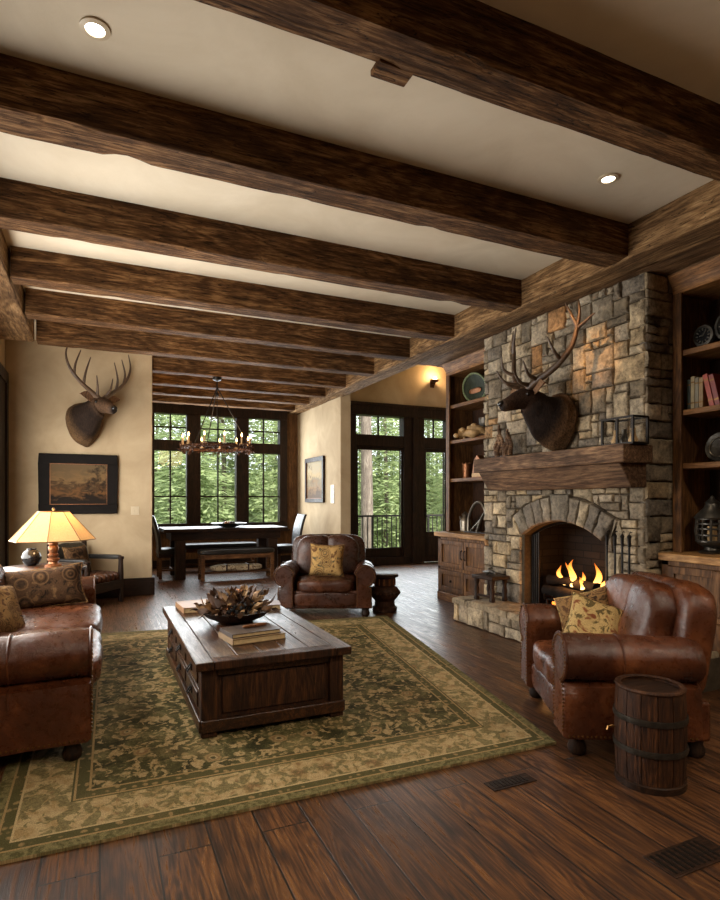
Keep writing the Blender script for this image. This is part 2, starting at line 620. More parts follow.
def mat_rug():
    t = NT('wool_rug')
    uv = t.n('ShaderNodeAttribute', attribute_name='RugUV').outputs['Vector']     # metres along the rug
    s = t.sep(uv)
    W, L = 3.2, 3.75
    du = t.math('MINIMUM', s[0], t.math('SUBTRACT', W, s[0]))
    dv = t.math('MINIMUM', s[1], t.math('SUBTRACT', L, s[1]))
    d = t.math('MINIMUM', du, dv)                                                  # distance from the rug's edge
    mir = t.comb(t.math('ABSOLUTE', t.math('SUBTRACT', s[0], W / 2)), t.math('ABSOLUTE', t.math('SUBTRACT', s[1], L / 2)))
    wob = t.n('ShaderNodeVectorMath', operation='MULTIPLY_ADD')
    nz = t.n('ShaderNodeTexNoise')
    t.t.links.new(uv, nz.inputs['Vector'])
    nz.inputs['Scale'].default_value = 9
    t.t.links.new(nz.outputs['Color'], wob.inputs[0])
    wob.inputs[1].default_value = (0.06, 0.06, 0)
    t.t.links.new(mir, wob.inputs[2])
    w = wob.outputs[0]
    GD, GM, GL = S(44, 42, 23), S(74, 69, 40), S(112, 103, 68)
    TN, CR, RS = S(140, 116, 78), S(162, 141, 102), S(112, 86, 56)
    fine = t.noise(uv, 55, 4, 0.7)
    def soft(x, lo, hi, amt=0.9):
        y = t.math('ADD', x, t.math('MULTIPLY', t.math('SUBTRACT', fine, 0.5), 0.10))
        return t.ramp(y, [(lo, amt), (hi, 0.0)])
    # field: mottled green with tan blossoms
    c = t.ramp(t.math('ADD', t.math('MULTIPLY', t.noise(w, 6, 6, 0.65, 0.5), 0.7), t.math('MULTIPLY', fine, 0.3)), [(0.40, GD), (0.52, GM), (0.62, GL)])
    n1 = t.noise(w, 15, 5, 0.6, 0.7)
    c = t.mix(t.ramp(n1, [(0.52, 0.0), (0.57, 0.95)]), c, t.ramp(fine, [(0.4, TN), (0.62, CR)]))
    ros = t.vor(w, 4.6, 'F1', 0, 0.8)
    c = t.mix(soft(ros, 0.26, 0.32), c, t.ramp(t.math('ADD', ros, t.math('MULTIPLY', t.math('SUBTRACT', t.noise(w, 24, 4, 0.6), 0.5), 0.22)), [(0.05, GD), (0.09, CR), (0.15, RS), (0.22, TN), (0.28, GM)]))
    sp = t.vor(w, 15, 'F1', 0, 1.0)
    c = t.mix(soft(sp, 0.18, 0.30, 0.7), c, t.ramp(t.noise(w, 7, 2), [(0.42, GD), (0.5, TN), (0.6, CR)]))
    # border: cream with green and tan blossoms
    b = t.ramp(t.noise(w, 13, 6, 0.65), [(0.40, TN), (0.56, CR)])
    n2 = t.noise(w, 11, 4, 0.6, 0.9)
    b = t.mix(t.ramp(n2, [(0.47, 0.0), (0.52, 0.8)]), b, t.ramp(fine, [(0.4, GM), (0.6, GL)]))
    br = t.vor(w, 4.4, 'F1', 0, 0.7)
    b = t.mix(soft(br, 0.18, 0.28, 0.85), b, t.ramp(t.noise(w, 22, 4, 0.6), [(0.4, GM), (0.52, RS), (0.62, TN)]))
    bs = t.vor(w, 13, 'F1', 0, 1.0)
    b = t.mix(soft(bs, 0.20, 0.34, 0.75), b, t.ramp(t.noise(w, 9, 2), [(0.42, GM), (0.5, CR), (0.58, RS)]))
    inb = t.ramp(d, [(0.0, 1.0), (0.36, 1.0), (0.3605, 0.0)], 'CONSTANT')
    c = t.mix(inb, c, b)
    # guard stripes
    gd = t.mix(soft(t.vor(w, 20, 'F1', 0, 0.5), 0.22, 0.36, 0.8), GM, TN)
    def band(a, z, col, cc):
        k = t.math('MULTIPLY', t.math('GREATER_THAN', d, a), t.math('LESS_THAN', d, z))
        return t.mix(k, cc, col)
    c = band(0.0, 0.055, t.ramp(t.noise(w, 30, 3), [(0.4, GM), (0.6, GL)]), c)
    c = band(0.055, 0.066, TN, c)
    c = band(0.066, 0.115, gd, c)
    c = band(0.115, 0.126, CR, c)
    c = band(0.35, 0.36, GM, c)
    c = band(0.36, 0.372, TN, c)
    c = band(0.372, 0.43, gd, c)
    c = band(0.43, 0.442, TN, c)
    wear = t.noise(uv, 2.2, 5, 0.65)
    c = t.mix(t.ramp(wear, [(0.5, 0.0), (0.8, 0.35)]), c, TN)
    pile = t.noise(uv, 160, 2, 0.6)
    c = t.mix(1.0, c, t.ramp(pile, [(0.3, 0.62), (0.7, 1.25)]), 'MULTIPLY')
    t.bump(pile, 0.5, 0.006)
    return t.fin(c, 0.95, spec=0.1)


M_['rug'] = mat_rug()


def mat_pattern(name, base, a, b, scale=11, ornate=True):
    t = NT(name)
    v = t.coord(rnd=True)
    wv = t.noise(v, 160, 3, 0.7)
    f = t.math('ADD', t.noise(v, scale, 4, 0.55, 1.0), t.math('MULTIPLY', t.math('SUBTRACT', wv, 0.5), 0.10))
    c = t.ramp(f, [(0.38, a), (0.44, base), (0.56, base), (0.62, b)])
    if ornate:
        r = t.vor(v, scale * 0.5)
        rg = t.math('ABSOLUTE', t.math('SUBTRACT', t.math('FRACT', t.math('MULTIPLY', r, 5.0)), 0.5))
        inside = t.ramp(r, [(0.40, 1.0), (0.50, 0.0)])
        c = t.mix(t.math('MULTIPLY', inside, 0.75), c, t.ramp(rg, [(0.12, a), (0.22, base), (0.36, base), (0.44, b)]))
    c = t.mix(1.0, c, t.ramp(wv, [(0.3, 0.6), (0.7, 1.2)]), 'MULTIPLY')
    t.bump(wv, 0.4, 0.004)
    return t.fin(c, 0.9, spec=0.1)


M_['pil_gold'] = mat_pattern('gold_medallion_fabric', S(178, 142, 88), S(96, 66, 40), S(64, 62, 50), 12)
M_['pil_camo'] = mat_pattern('leaf_tapestry_fabric', S(178, 150, 100), S(92, 78, 48), S(120, 70, 44), 15, False)
M_['pil_dark'] = mat_pattern('dark_paisley_fabric', S(66, 46, 30), S(34, 24, 17), S(100, 74, 48), 13)
M_['pil_tan'] = mat_pattern('tan_woven_fabric', S(128, 98, 62), S(84, 58, 38), S(58, 42, 30), 18)


def mat_painting(name, cols, seed):
    t = NT(name)
    g = t.coord(kind='Generated')
    s = t.sep(g)
    n1 = t.noise(t.coord((3, 3, 5), kind='Generated', loc=(seed, seed, 0)), 1.5, 6, 0.6, 0.6)
    h = t.math('ADD', s[2], t.math('MULTIPLY', t.math('SUBTRACT', n1, 0.5), 0.9))
    c = t.ramp(h, [(0.12, cols[0]), (0.30, cols[1]), (0.45, cols[2]), (0.60, cols[3]), (0.85, cols[4])])
    n2 = t.noise(t.coord((4, 4, 3), kind='Generated', loc=(seed * 2, 0, 3)), 2.0, 6, 0.65, 0.3)
    mask = t.ramp(t.math('ADD', s[0 if seed < 5 else 1], t.math('MULTIPLY', s[2], -0.25)), [(0.40, 0.0), (0.55, 1.0)])
    c = t.mix(t.math('MULTIPLY', mask, t.ramp(n2, [(0.46, 0.0), (0.60, 0.85)])), c, cols[0])
    return t.fin(c, 0.6, spec=0.12)


M_['paint_land'] = mat_painting('oil_landscape', [S(28, 19, 12), S(100, 68, 36), S(62, 44, 26), S(112, 86, 54), S(92, 74, 50)], 4.0)
M_['paint_small'] = mat_painting('ochre_landscape', [S(84, 66, 48), S(130, 100, 66), S(118, 104, 80), S(160, 136, 96), S(150, 136, 108)], 9.0)


def mat_leafy(name, a, b, c_, trans=0.35):
    t = NT(name)
    oi = t.n('ShaderNodeObjectInfo')
    f = t.noise(t.coord(rnd=True), 2.5, 4, 0.7)
    col = t.ramp(f, [(0.3, a), (0.5, b), (0.72, c_)])
    df = t.n('ShaderNodeBsdfDiffuse')
    tl = t.n('ShaderNodeBsdfTranslucent')
    mx = t.n('ShaderNodeMixShader')
    mx.inputs[0].default_value = trans
    t.t.links.new(col, df.inputs[0])
    t.t.links.new(col, tl.inputs[0])
    t.t.links.new(df.outputs[0], mx.inputs[1])
    t.t.links.new(tl.outputs[0], mx.inputs[2])
    t.t.links.new(mx.outputs[0], t.out.inputs[0])
    return t.m


M_['needles'] = mat_leafy('conifer_needles', S(108, 122, 88), S(154, 168, 120), S(204, 212, 164), 0.55)
M_['bushleaf'] = mat_leafy('bush_leaves', S(120, 140, 60), S(164, 182, 84), S(196, 206, 120))
M_['bark'] = wood('conifer_bark', S(70, 60, 52), S(110, 98, 86), S(150, 138, 122), 'Z', 0.9, 1.0, 0.8)
M_['ground'] = plain('forest_floor', S(110, 122, 70), 0.95, 0, 0.4, 2, 0.3, 0.1)
M_['deck'] = wood('deck_boards', S(110, 96, 80), S(150, 134, 114), S(180, 166, 146), 'X', 0.7, 1.0, 0.3)

# ------------------------------------------------------------------ the setting
ZC = 3.47     # ceiling
ZB = 3.215    # underside of the beams
XL, XR = -1.12, 4.80


def struct(name, mb, mat, bevel=0.0, parent=None, **kw):
    o = mb.build(name, mat, parent, bevel=bevel, **kw)
    if parent is None: o['kind'] = 'structure'
    return o


struct('floor', MB().box(-1.4, 7.4, -2.3, 12.2, -0.12, 0.0), M_['floor'])
struct('ceiling', MB().box(-1.5, 4.14, -2.4, 12.4, ZC, ZC + 0.18).box(4.14, 7.45, -2.4, 6.95, ZC, ZC + 0.18), M_['ceil'])
ZV = 4.3      # raised ceiling of the alcove before the terrace doors
struct('ceiling_alcove', MB().box(4.0, 7.5, 6.8, 11.2, ZV, ZV + 0.15), M_['plaster'])
struct('wall_alcove_upper', MB().box(4.02, 4.12, 6.8, 11.0, ZC + 0.01, ZV).box(4.12, 7.45, 6.82, 6.94, ZC + 0.01, ZV), M_['plaster'])

# wall behind the sofa, with two unseen window openings added to admit side light
w = MB()
w.box(XL - 0.18, XL, -2.2, 9.0, 0.0, 0.75).box(XL - 0.18, XL, -2.2, 9.0, 2.5, ZC)
for a, b in ((-2.2, 3.3), (5.4, 5.7), (7.5, 9.0)):
    w.box(XL - 0.18, XL, a, b, 0.75, 2.5)
struct('wall_left', w, M_['plaster'])
# wall behind the camera
struct('wall_rear', MB().box(XL - 0.18, 5.0, -2.2, -2.02, 0.0, ZC), M_['cab_in'])
struct('wall_right', MB().box(XR, XR + 0.2, -2.2, 6.95, 0, ZC), M_['plaster'])
# wall with the deer head
struct('wall_trophy', MB().box(XL, 0.68, 8.72, 8.95, 0, ZC), M_['plaster'], 0.01)
struct('wall_dining_left', MB().box(0.24, 0.45, 8.95, 12.0, 0, ZC), M_['plaster'])
# wall with the small picture (thick end towards the living room)
struct('wall_dining_right', MB().box(3.92, 4.12, 9.54, 12.2, 0, ZC), M_['plaster'], 0.012)
# terrace wall: plaster around the glazed door unit
w = MB()
w.box(4.12, 4.64, 10.8, 11.0, 0, ZV).box(4.64, 7.3, 10.8, 11.0, 3.33, ZV).box(7.15, 7.3, 10.8, 11.0, 0, 3.33)
struct('wall_terrace', w, M_['plaster'])
struct('wall_alcove_right', MB().box(7.3, 7.45, 6.8, 11.0, 0, ZV), M_['plaster'])
struct('wall_alcove_front', MB().box(4.82, 7.3, 6.8, 6.93, 0, ZC), M_['plaster'])
# timber wall around the dining windows
w = MB()
w.box(0.45, 3.92, 12.0, 12.18, 0, 0.72).box(0.45, 0.78, 12.0, 12.18, 0.72, 3.26).box(3.64, 3.92, 12.0, 12.18, 0.72, 3.26).box(0.45, 3.92, 12.0, 12.18, 3.26, ZC)
struct('wall_dining_back', w, M_['post'], 0.01)

struct('baseboard_trophy', MB().box(XL, 0.70, 8.69, 8.72, 0, 0.25).box(0.68, 0.71, 8.69, 8.95, 0, 0.25), M_['dark_x'], 0.006)
struct('baseboard_dining', MB().box(0.45, 3.92, 11.97, 12.0, 0, 0.16), M_['dark_x'], 0.006)
struct('baseboard_picture', MB().box(3.89, 3.92, 9.54, 11.97, 0, 0.16), M_['dark'], 0.006)


# dining window: one unit of three tall panels, each with a transom
def glazed(parent, x0, x1, z0, z1, y, nx, nz, mat, thick=0.035):
    """muntins and a pane of one light"""
    m = MB()
    for i in range(1, nx):
        x = x0 + (x1 - x0) * i / nx
        m.box(x - 0.014, x + 0.014, y - thick / 2, y + thick / 2, z0, z1)
    for zz in nz:
        m.box(x0, x1, y - thick / 2, y + thick / 2, zz - 0.014, zz + 0.014)
    if m.v: m.build('muntin', mat, parent)
    MB().box(x0, x1, y - 0.004, y + 0.004, z0, z1).build('pane', M_['glass'], parent)


win = thing('window_1', None, None)
win['kind'] = 'structure'
f = MB()
f.box(0.78, 3.66, 11.90, 12.12, 3.06, 3.26)               # head
f.box(0.78, 3.66, 11.90, 12.12, 0.72, 0.88)               # sill rail
f.box(0.78, 3.66, 11.92, 12.10, 2.33, 2.54)               # transom rail
for a, b in ((0.78, 0.97), (1.58, 1.85), (2.57, 2.83), (3.50, 3.66)):
    f.box(a, b, 11.91, 12.11, 0.88, 3.06)
f.build('window_frame', M_['dark'], win, bevel=0.008)
MB().box(0.72, 3.70, 11.82, 11.99, 0.69, 0.73).build('window_sill', M_['dark_x'], win, bevel=0.006)
for a, b in ((0.97, 1.58), (1.85, 2.57), (2.83, 3.50)):
    glazed(win, a, b, 2.54, 3.06, 12.02, 2, (2.80,), M_['dark'])
    glazed(win, a, b, 0.88, 2.33, 12.02, 2, (1.42,), M_['dark'])

# terrace doors: a frame with transoms and two glazed leaves
fr = thing('door_1', None, None)
fr['kind'] = 'structure'
f = MB()
f.box(4.64, 7.15, 10.72, 10.98, 3.10, 3.33)
f.box(4.60, 7.15, 10.70, 10.80, 3.29, 3.36)
f.box(4.645, 7.145, 10.75, 10.95, 2.46, 2.70)
for a, b in ((4.64, 4.76), (5.86, 6.36), (6.95, 7.15)):
    f.box(a, b, 10.74, 10.96, 0.0, 3.10)
f.box(6.06, 6.18, 10.69, 10.75, 0, 3.10)
f.box(4.64, 5.98, 10.70, 10.96, 0.0, 0.16)
f.build('door_frame', M_['dark'], fr, bevel=0.008)
glazed(fr, 4.76, 5.86, 2.70, 3.10, 10.86, 2, (), M_['dark'])
glazed(fr, 6.36, 6.95, 2.70, 3.10, 10.86, 2, (), M_['dark'])


def leaf(x0, x1, z0, z1, zg, hinge):
    m = MB()
    m.box(x0, x0 + 0.06, 10.80, 10.86, z0, z1).box(x1 - 0.07, x1, 10.80, 10.86, z0, z1)
    m.box(x0 + 0.06, x1 - 0.07, 10.80, 10.86, z1 - 0.07, z1).box(x0 + 0.06, x1 - 0.07, 10.80, 10.86, z0, zg)
    lf = m.build('door_leaf', M_['dark'], fr, bevel=0.006)
    if zg - z0 > 0.4:
        MB().box(x0 + 0.1, x1 - 0.1, 10.785, 10.80, z0 + 0.12, zg - 0.1).build('door_panel', M_['dark'], lf, bevel=0.006)
    MB().box(x0 + 0.06, x1 - 0.07, 10.826, 10.834, zg, z1 - 0.07).build('pane', M_['glass'], lf)
    h = MB().box(hinge - 0.02, hinge + 0.02, 10.78, 10.80, 0.95, 1.17)
    h.tube([(hinge, 10.79, 1.06), (hinge, 10.74, 1.06), (hinge - 0.10, 10.735, 1.06)], 0.009, 8)
    h.build('door_handle', M_['iron'], lf)


leaf(4.76, 5.90, 0.16, 2.46, 0.35, 5.865)
leaf(6.38, 6.99, 0.02, 2.46, 0.66, 6.42)

# dark door in the sofa wall, next to the corner
dr = thing('door_2', None, None)
dr['kind'] = 'structure'
MB().box(XL, XL + 0.05, 7.5, 7.62, 0, 2.95).box(XL, XL + 0.05, 8.48, 8.62, 0, 2.95).box(XL, XL + 0.05, 7.5, 8.62, 2.83, 2.98).build('door_frame', M_['dark'], dr, bevel=0.006)
MB().box(XL, XL + 0.03, 7.62, 8.48, 0, 2.83).build('door_leaf', M_['dark'], dr, bevel=0.004)


# ------------------------------------------------------------------ timbers
def hewn(length, hw, hh, seed, amp=0.0045, n=70):
    """rough hewn timber along x from 0 to length; half width hw (y), half height hh (z)"""
    ch = 0.010
    base = []
    for (sy, sz) in ((-1, -1), (1, -1), (1, 1), (-1, 1)):
        pass
    per = []
    per += [(-hw + ch, -hh), (-hw * 0.4, -hh), (hw * 0.1, -hh), (hw * 0.5, -hh), (hw - ch, -hh)]
    per += [(hw, -hh + ch), (hw, -hh * 0.5), (hw, 0), (hw, hh * 0.5), (hw, hh - ch)]
    per += [(hw - ch, hh), (0, hh), (-hw + ch, hh)]
    per += [(-hw, hh - ch), (-hw, hh * 0.5), (-hw, 0), (-hw, -hh * 0.5), (-hw, -hh + ch)]
    rings = []
    for i in range(n + 1):
        x = length * i / n
        ring = []
        for k, (y, z) in enumerate(per):
            p = Vector((x * 2.2 + seed * 9.1, y * 5, z * 5))
            d = noise.noise(p) * amp + noise.noise(p * 3.1) * amp * 0.5
            nrm = Vector((0, y / hw, z / hh)).normalized()
            corner = k in (0, 4, 5, 17)
            if corner:
                chip = max(0.0, noise.noise(Vector((x * 3.1 + seed * 5, k, seed))) - 0.22) * 0.06
                d -= chip
            ring.append((x, y + nrm.y * d, z + nrm.z * d))
        rings.append(ring)
    return MB().loft(rings)


ORD = ['first', 'second', 'third', 'fourth', 'fifth', 'sixth', 'seventh', 'eighth', 'ninth', 'tenth']
hh = (ZC - ZB) / 2 + 0.01
BY = [(2.125, 0.10), (3.31, 0.115), (4.53, 0.105), (5.68, 0.105), (6.72, 0.10), (7.80, 0.10), (8.87, 0.10), (9.82, 0.10), (10.72, 0.10), (11.6, 0.10)]
for i, (y, hw) in enumerate(BY):
    x0, x1 = (-0.68, 3.72) if i < 6 else (0.69, 3.72) if i == 6 else (0.46, 3.72)
    o = hewn(x1 - x0, hw, hh, i + 1).build('ceiling_beam', M_['beam'], None, (x0, y, ZB + hh))
    tag(o, f'{ORD[i]} rough brown crossbeam under the ceiling, counted from the camera' if i < 6 else f'{ORD[i]} brown crossbeam from the camera, one of those above the dining area', 'beam', 'rough timber crossbeams')


def along_y(mb):
    M = rotz(R(90))
    mb.v = [M @ v for v in mb.v]
    return mb


o = along_y(hewn(14.0, 0.14, hh, 21, n=160)).build('ceiling_girder', M_['beam_y'], None, (3.84, -2.0, ZB - 0.012 + hh))
tag(o, 'long weathered girder above the chimney that carries the crossbeam ends', 'beam')
o = along_y(hewn(9.7, 0.19, hh + 0.01, 33, n=120)).build('ceiling_girder', M_['beam_y'], None, (-0.89, -2.0, ZB - 0.012 + hh))
tag(o, 'dark weathered girder along the sofa wall at the crossbeam ends', 'beam')
# boarded soffit over the chimney and the bookcases
m = MB()
for i in range(5):
    x0 = 3.98 + i * 0.165
    m.box(x0, x0 + 0.157, -2.0, 6.95, ZB + 0.005 + 0.004 * (i % 2), ZB + 0.05)
o = m.build('trim_1', M_['soffit'], None, bevel=0.004)
o['kind'] = 'structure'
# dark block on the rear face of the first beam
b = MB().prism([(-0.085, 0.0), (0.085, 0.0), (0.085, 0.03), (-0.085, 0.03)], 2.20, 2.30, 'y')
o = b.build('wooden_block', M_['beam'], None, (1.17, 0, ZB + 0.0), bevel=0.006)
tag(o, 'small dark wooden block fixed to the first crossbeam, between the two ceiling lights', 'wood block')


# ------------------------------------------------------------------ ceiling lights
def can_light(x, y, label, energy, rad=0.06, spot=R(95), color=(1.0, 0.84, 0.62)):
    t = thing('recessed_light', label, 'light', (x, y, ZC), 0, 'recessed ceiling lights')
    MB().lathe([(rad, -0.001), (rad + 0.022, -0.001), (rad + 0.022, -0.008), (rad, -0.012), (rad, -0.001)], 28, caps=False).build('trim_ring', M_['white'], t)
    MB().lathe([(0.0, -0.004), (rad, -0.004), (rad, -0.002), (0, -0.002)], 28).build('diffuser', M_['lamp_disc'], t)
    light('down_spot', 'SPOT', (x, y, ZC - 0.03), (0, 0, 0), energy, color, spot_size=spot, spot_blend=0.6, shadow_soft_size=0.05)
    return t


can_light(-0.02, 2.85, 'round recessed ceiling light at the sofa side of the plaster ceiling', 30, 0.042)
can_light(3.05, 2.79, 'round recessed ceiling light near the girder and chimney', 30, 0.042)
t = thing('wall_sconce', 'small glowing bronze wall lamp high above the terrace doors', 'lamp', (6.58, 10.79, 3.88))
MB().box(-0.05, 0.05, -0.015, 0.0, -0.09, 0.09).build('backplate', M_['rust_iron'], t, bevel=0.004)
MB().tube([(0, -0.015, -0.02), (0, -0.09, -0.05), (0, -0.12, 0.0)], 0.012, 8).build('arm', M_['rust_iron'], t)
MB().lathe([(0.02, 0.0), (0.07, 0.02), (0.085, 0.06), (0.078, 0.06), (0.06, 0.025), (0.0, 0.012)], 20, T(0, -0.12, 0)).build('cup', M_['rust_iron'], t)
MB().ball((0, -0.12, 0.075), 0.045, n=8).build('bulb', glow('sconce_bulb_glow', (1.0, 0.72, 0.36, 1), 12), t)
# unseen spots added behind the camera as fill for the near floor and seating
for x in (0.1, 3.0):
    for y in (0.3, -1.1):
        light('down_spot', 'SPOT', (x, y, ZC - 0.03), (0, 0, 0), 105, (1.0, 0.86, 0.68), spot_size=R(150), spot_blend=0.5, shadow_soft_size=0.05)
# adjustable lamp of the next ceiling bay, turned to the elk head
light('accent_lamp', 'SPOT', (2.9, 3.60, ZC - 0.03), Vector((1.14, 0.24, -0.84)).to_track_quat('-Z', 'Y').to_euler(), 120, (1.0, 0.52, 0.20), spot_size=R(26), spot_blend=1.0, shadow_soft_size=0.04)
light('alcove_glow', 'POINT', (6.58, 10.62, 4.02), (0, 0, 0), 14, (1.0, 0.66, 0.32), shadow_soft_size=0.04)


# ------------------------------------------------------------------ stone fireplace
STONE = [S(146, 134, 116), S(116, 106, 92), S(148, 135, 114), S(108, 100, 90), S(144, 127, 101), S(126, 115, 99), S(112, 102, 87), S(140, 130, 114), S(156, 141, 117), S(102, 92, 78)]
WARM = [S(150, 112, 74), S(144, 114, 80)]


def ashlar(u0, u1, v0, v1, cell=0.08, ch=0.072, wmax=4, hmax=3, blocked=None, rnd=random):
    nu, nv = max(1, round((u1 - u0) / cell)), max(1, round((v1 - v0) / ch))
    cu, cv = (u1 - u0) / nu, (v1 - v0) / nv
    used = [[False] * nu for _ in range(nv)]
    if blocked:
        for j in range(nv):
            for i in range(nu):
                if blocked(u0 + (i + 0.5) * cu, v0 + (j + 0.5) * cv): used[j][i] = True
    out = []
    for j in range(nv):
        for i in range(nu):
            if used[j][i]: continue
            w = 1
            tw = rnd.choice([1, 2, 2, 3, 3, wmax])
            while w < tw and i + w < nu and not used[j][i + w]: w += 1
            th = rnd.choice([1, 1, 2, 2, hmax])
            if w == 1 and th == hmax: th = 2
            h = 1
            while h < th and j + h < nv and all(not used[j + h][i + k] for k in range(w)): h += 1
            for b in range(h):
                for a in range(w): used[j + b][i + a] = True
            out.append((u0 + i * cu, u0 + (i + w) * cu, v0 + j * cv, v0 + (j + h) * cv))
    return out


def stone_poly(mb, poly, P, depth, col, rnd):
    """one stone: polygon in wall coordinates (u, v); P(u, v, w) gives the point w in front of the wall"""
    n0 = len(poly)
    pts = []
    for i in range(n0):
        a, b = Vector(poly[i]), Vector(poly[(i + 1) % n0])
        L = (b - a).length
        k = max(1, int(L / 0.06))
        for j in range(k): pts.append(a + (b - a) * j / k)
    c = sum(pts, Vector((0, 0))) / len(pts)
    seed = rnd.random() * 50
    def ringat(gap, w, jit):
        r = []
        for p in pts:
            d = (c - p)
            L = max(d.length, 1e-4)
            nz = noise.noise(Vector((p.x * 22, p.y * 22, seed))) * jit
            q = p + d / L * min(gap + nz, L * 0.6)
            r.append(P(q.x, q.y, w + noise.noise(Vector((p.x * 17, p.y * 17, seed + 5))) * 0.012))
        return r
    R0, R1, R2 = ringat(0.006, -0.035, 0.006), ringat(0.007, depth - 0.014, 0.007), ringat(0.020, depth, 0.009)
    n = len(pts)
    ctr = P(c.x, c.y, depth + (rnd.random() - 0.3) * 0.014)
    vs = R0 + R1 + R2 + [ctr]
    fs = []
    for i in range(n):
        j = (i + 1) % n
        fs += [(i, j, n + j, n + i), (n + i, n + j, 2 * n + j, 2 * n + i), (2 * n + i, 2 * n + j, 3 * n)]
    mb.add(vs, fs, None, col)


def rect_poly(r): return [(r[0], r[2]), (r[1], r[2]), (r[1], r[3]), (r[0], r[3])]


XF = 4.05
YC, HWO, ZS = 4.29, 0.53, 0.98
RIN = (HWO ** 2 + 0.16 ** 2) / (2 * 0.16)
ZA = ZS + 0.16 - RIN
ROUT = RIN + 0.25
TH = math.asin(HWO / RIN)
Y0, Y1 = 3.33, 5.49
rnd = random.Random(11)
fire = thing('fireplace', 'stone fireplace and chimney with arched opening and timber mantel', 'fireplace', (0, 0, 0))


def blocked(u, v):
    if abs(u - YC) < HWO and v < ZS: return True
    r = math.hypot(u - YC, v - ZA)
    a = math.atan2(u - YC, v - ZA)
    if abs(a) < TH + 0.01 and r < ROUT - 0.02: return True
    return False


mb = MB()
PF = lambda u, v, w: (XF + 0.02 - w, u, v)
for (a, b, zlo, zhi) in ((Y0, Y1, 0.24, ZB),):
    for r in ashlar(a, b, zlo, zhi, blocked=blocked, rnd=rnd):
        poly = []
        for (u, v) in rect_poly(r):
            poly.append((u, v))
        # subdivide then push out of the arch ring and the opening
        pp = []
        for i in range(4):
            p, q = Vector(poly[i]), Vector(poly[(i + 1) % 4])
            for k in range(3): pp.append(p + (q - p) * k / 3)
        out = []
        for p in pp:
            dx, dz = p.x - YC, p.y - ZA
            rr, aa = math.hypot(dx, dz), math.atan2(dx, dz)
            if abs(aa) < TH + 0.02 and rr < ROUT + 0.004 and p.y > ZS - 0.02:
                s = (ROUT + 0.004) / rr
                p = Vector((YC + dx * s, ZA + dz * s))
            if p.y <= ZS and abs(p.x - YC) < HWO:
                p = Vector((YC + math.copysign(HWO, p.x - YC), p.y))
            out.append((p.x, p.y))
        col = rnd.choice(STONE)
        if rnd.random() < 0.03: col = rnd.choice(WARM)
        k = 1.0 + 0.3 * rnd.random()
        col = tuple(x * k for x in col[:3]) + (1,)
        stone_poly(mb, out, PF, 0.022 + rnd.random() * 0.016, col, rnd)
PS = lambda u, v, w: (u, Y0 + 0.02 - w, v)
for r in ashlar(XF, 4.80, 0.0, ZB, cell=0.093, rnd=rnd):
    k = 0.75 + 0.4 * rnd.random()
    stone_poly(mb, rect_poly(r), PS, 0.022 + rnd.random() * 0.014, tuple(x * k for x in rnd.choice(STONE)[:3]) + (1,), rnd)
mb.build('chimney_stonework', M_['stone'], fire, ang=50)
# mortar core behind the stones
m = MB()
arc = [(YC - RIN * math.sin(TH) * -1 * (1 - 2 * k / 16.0) * -1, 0) for k in range(17)]
arc = [(YC + RIN * math.sin(-TH + 2 * TH * k / 16), ZA + RIN * math.cos(-TH + 2 * TH * k / 16)) for k in range(17)]
m.prism([(Y0 + 0.02, ZS), (arc[0][0], ZS)] + arc[1:-1] + [(arc[-1][0], ZS), (Y1, ZS), (Y1, ZB), (Y0 + 0.02, ZB)], XF + 0.02, XF + 0.16, 'x')
m.box(XF + 0.02, XF + 0.16, Y0 + 0.02, YC - HWO, 0, ZS).box(XF + 0.02, XF + 0.16, YC + HWO, Y1, 0, ZS)
m.box(XF + 0.04, 4.80, Y0 + 0.02, Y0 + 0.14, 0, ZB).box(XF + 0.1, 4.80, Y1 - 0.06, Y1 - 0.001, 0, ZB)
m.build('mortar_core', M_['mortar'], fire, smooth=False)
# arch stones
m = MB()
ARCH = [S(120, 110, 96), S(104, 96, 86), S(136, 124, 104), S(112, 104, 92)]
cuts = [-1.0]
widths = [1.0, 0.9, 0.8, 0.9, 1.7, 0.9, 0.9, 1.0, 1.1]
tot = sum(widths)
for wd in widths: cuts.append(cuts[-1] + 2 * wd / tot)
for i in range(len(widths)):
    a0, a1 = cuts[i] * TH, cuts[i + 1] * TH
    ro = ROUT + (0.03 if i == 4 else 0)
    poly = [(YC + RIN * math.sin(a0), ZA + RIN * math.cos(a0)), (YC + RIN * math.sin((a0 + a1) / 2), ZA + RIN * math.cos((a0 + a1) / 2)), (YC + RIN * math.sin(a1), ZA + RIN * math.cos(a1)),
            (YC + ro * math.sin(a1), ZA + ro * math.cos(a1)), (YC + ro * math.sin(a0), ZA + ro * math.cos(a0))]
    k = 0.9 + 0.3 * rnd.random()
    stone_poly(m, poly, PF, 0.055, tuple(x * k for x in rnd.choice(ARCH)[:3]) + (1,), rnd)
m.build('arch_stonework', M_['stone'], fire, ang=50)
# firebox
m = MB()
m.box(4.60, 4.66, YC - HWO - 0.02, YC + HWO + 0.02, 0.2, 1.3)
m.box(XF + 0.16, 4.66, YC - HWO - 0.06, YC - HWO, 0.2, 1.3).box(XF + 0.16, 4.66, YC + HWO, YC + HWO + 0.06, 0.2, 1.3)
m.box(XF + 0.16, 4.66, YC - HWO - 0.06, YC + HWO + 0.06, 1.2, 1.3).box(XF, 4.66, YC - HWO, YC + HWO, 0.2, 0.262)
m.build('firebox', M_['brick'], fire, smooth=False)
